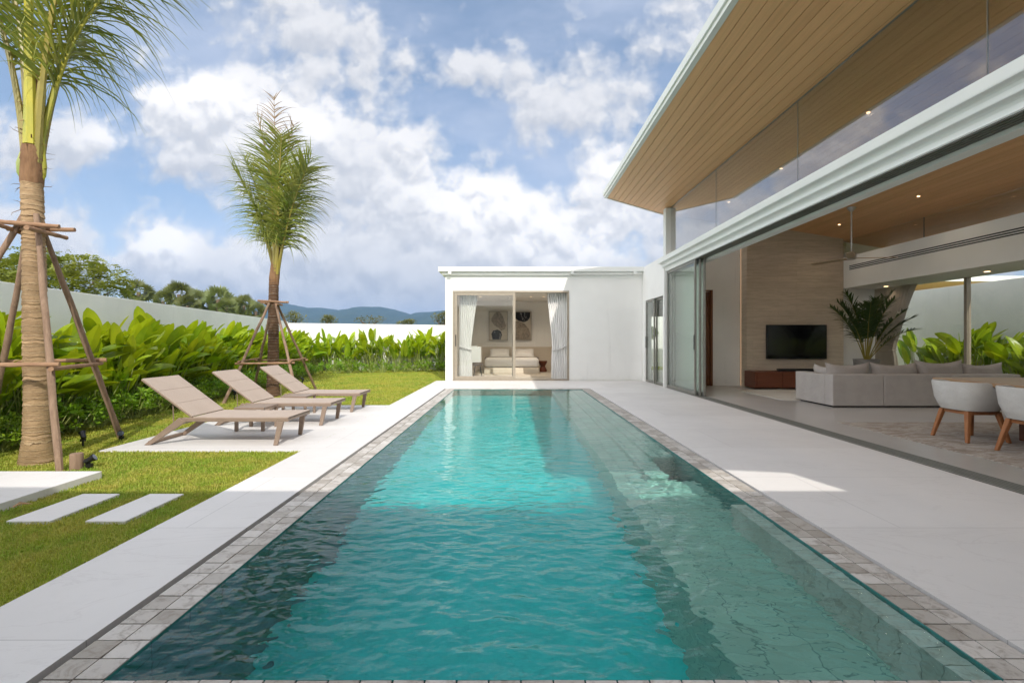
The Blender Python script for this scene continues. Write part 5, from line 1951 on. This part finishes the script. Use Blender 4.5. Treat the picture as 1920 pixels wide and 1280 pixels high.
def fan_palm(name, label, px, py, rpx, Y, seed, grp):
    r_ = random.Random(seed)
    X = (px - 960) * Y / 890; Z = 1.25 + (641 - py) * Y / 890; rad = 1.45 * rpx * Y / 890
    t = thing(name, label, 'palm tree', (X, Y, 0), grp)
    MB().tube([(X, Y, -.2), (X, Y, Z * .5), (X, Y, Z)], [rad * .16, rad * .13, rad * .12], 8).build('trunk', M['bark_tree'], t)
    cr = MB()
    for k in range(46):
        d = Vector((r_.gauss(0, 1), r_.gauss(0, 1), r_.gauss(.15, 1))).normalized()
        c_ = Vector((X, Y, Z)) + d * rad * r_.uniform(.45, .62)
        sd_ = Matrix.Rotation(r_.uniform(0, PI), 3, d) @ d.cross(Vector((0, 0, 1))).normalized()
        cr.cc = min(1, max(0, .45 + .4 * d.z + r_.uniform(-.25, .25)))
        m_ = 11
        for j in range(m_):
            a = -1.9 + 3.8 * j / (m_ - 1)
            dv = (d * math.cos(a) + sd_ * math.sin(a) + Vector((0, 0, -.12))).normalized()
            s_ = (sd_ * math.cos(a) - d * math.sin(a)) * rad * .05
            L = rad * r_.uniform(.42, .52)
            cr.quad(c_, c_ + dv * L * .6 + s_, c_ + dv * L, c_ + dv * L * .6 - s_)
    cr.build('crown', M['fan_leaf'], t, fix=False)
    return t


fan_palm('fan_palm', 'fan palm standing alone beyond the left wall, left of the palm row', 260, 548, 19, 52, 71, 'fan palms beyond the wall')
for k, (px, py, rpx, Y) in enumerate(((306, 565, 15, 62), (336, 553, 20, 58), (368, 566, 17, 63), (392, 568, 17, 66), (409, 562, 20, 60), (440, 578, 15, 66), (457, 574, 17, 60), (480, 584, 14, 66), (352, 574, 16, 55), (425, 577, 15, 57))):
    fan_palm('fan_palm', 'fan palm in the row beyond the left wall', px, py, rpx, Y, 80 + k, 'fan palms beyond the wall')


def bush(label, px, py, rpx, hpx, Y, seed, n=900):
    X = (px - 960) * Y / 890; z = 1.25 + (641 - py) * Y / 890; r = rpx * Y / 890; h = hpx * Y / 890
    r_ = random.Random(seed)
    bl = [(r * .7 * r_.uniform(-1, 1), r_.uniform(-.3, .3) * r, z - h * r_.uniform(.3, .8), r * r_.uniform(.35, .5)) for _ in range(7)]
    bl.append((0, 0, z - h * .55, r * .55))
    return clump_tree('round_tree', label, (X, Y, 0), z - h * 1.2, bl, n, .035 * r + .12, M['bush_leaf'], seed, 'tree tops over the far wall', spray=False, flat=min(1, h / r))


bush('brown-green round tree top over the far wall just right of the dark palm', 548, 584, 26, 24, 70, 91)
bush('feathery green tree top over the far wall, second from the dark palm', 612, 592, 22, 16, 70, 92)
bush('thin pale tree top over the middle of the far wall', 692, 594, 30, 14, 75, 93, 420)
bush('low brown-green tree top over the far wall near the bedroom wing', 764, 600, 20, 11, 75, 94)
bush('dark green tree beside the left edge of the bedroom wing', 832, 582, 22, 30, 60, 95)

# neighbour's roof seen through the garden windows
nh = thing('neighbour_roof', 'neighbouring flat roof with a timber soffit beyond the garden wall', 'roof', (15, 17, 3.2))
m = MB(); m.box(13.65, 24, 15.4, 24, 3.20, 3.215); m.build('soffit', M['boards'], nh)
m = MB(); m.box(13.6, 24.0, 15.3, 15.398, 3.19, 3.36).box(13.55, 13.648, 15.3, 24, 3.19, 3.36).box(13.65, 24, 15.4, 24, 3.216, 3.35); m.build('fascia', M['trim'], nh)
m = MB(); m.box(15.5, 23.5, 17.5, 23.8, -.1, 3.198); m.build('wall', M['paint'], nh)


# hills far off
def hills():
    pts = [(-500, 600), (-200, 585), (0, 592), (200, 588), (350, 592), (440, 588), (490, 578), (530, 571), (560, 578), (584, 584), (631, 585), (657, 592), (668, 588), (701, 582), (725, 581), (760, 589), (783, 597), (804, 591), (823, 590), (870, 586), (1000, 592), (1200, 585), (1500, 596), (2000, 588), (2600, 600)]
    Y0 = 2300.0
    r_ = np.random.RandomState(3)
    xs = np.arange(-500, 2600, 2.0)
    h = np.interp(xs, [p[0] for p in pts], [641 - p[1] for p in pts]) * 1.06
    for per, am in ((37, 1.0), (17, .7), (7, .5), (3.3, .45)):
        h += am * np.sin(xs / per + r_.uniform(0, 6)) * .6
    h += r_.uniform(-.5, .5, len(xs))
    V = []; ny_ = 10
    for j in range(ny_):
        t = j / (ny_ - 1)
        prof = math.sin(t * PI / 2)
        Yj = Y0 - 900 * (1 - t)
        for i, x in enumerate(xs):
            Z = 1.25 + h[i] * Y0 / 890
            bumpy = 6 * math.sin(i * .11 + j) + 5 * math.sin(i * .043 + 2.1 * j)
            V.append(((x - 960) * Yj / 890 * (Y0 / Yj) , Yj, -3 + (Z + 3) * prof + (bumpy * (1 - t) * prof)))
    n_ = len(xs)
    F = np.array([(j * n_ + i, j * n_ + i + 1, (j + 1) * n_ + i + 1, (j + 1) * n_ + i) for j in range(ny_ - 1) for i in range(n_ - 1)])
    V = np.array(V)
    back = V[-n_:].copy(); back[:, 1] += 700; back[:, 2] = -3
    base = len(V); V = np.concatenate([V, back])
    F2 = np.array([((ny_ - 1) * n_ + i, (ny_ - 1) * n_ + i + 1, base + i + 1, base + i) for i in range(n_ - 1)])
    o = np_mesh('hills', V, np.concatenate([F, F2]), m_plain('wooded_hill', (.022, .040, .022), (.040, .060, .03), .02, .95, spec=.05), smooth=True)
    tag(o, kind='structure')


hills()


# ------------------------------------------------------------------ air
hz_m, hq, ho = new_mat('air_haze')
pv = hq.n('ShaderNodeVolumePrincipled')
pv.inputs['Color'].default_value = (.36, .60, 1.0, 1)
pv.inputs['Density'].default_value = .00023
pv.inputs['Anisotropy'].default_value = .1
hq.link(pv.outputs[0], ho.inputs['Volume'])
m = MB(); m.box(-4500, 4500, -300, 3300, -6, 190)
tag(m.build('haze', hz_m), kind='stuff')
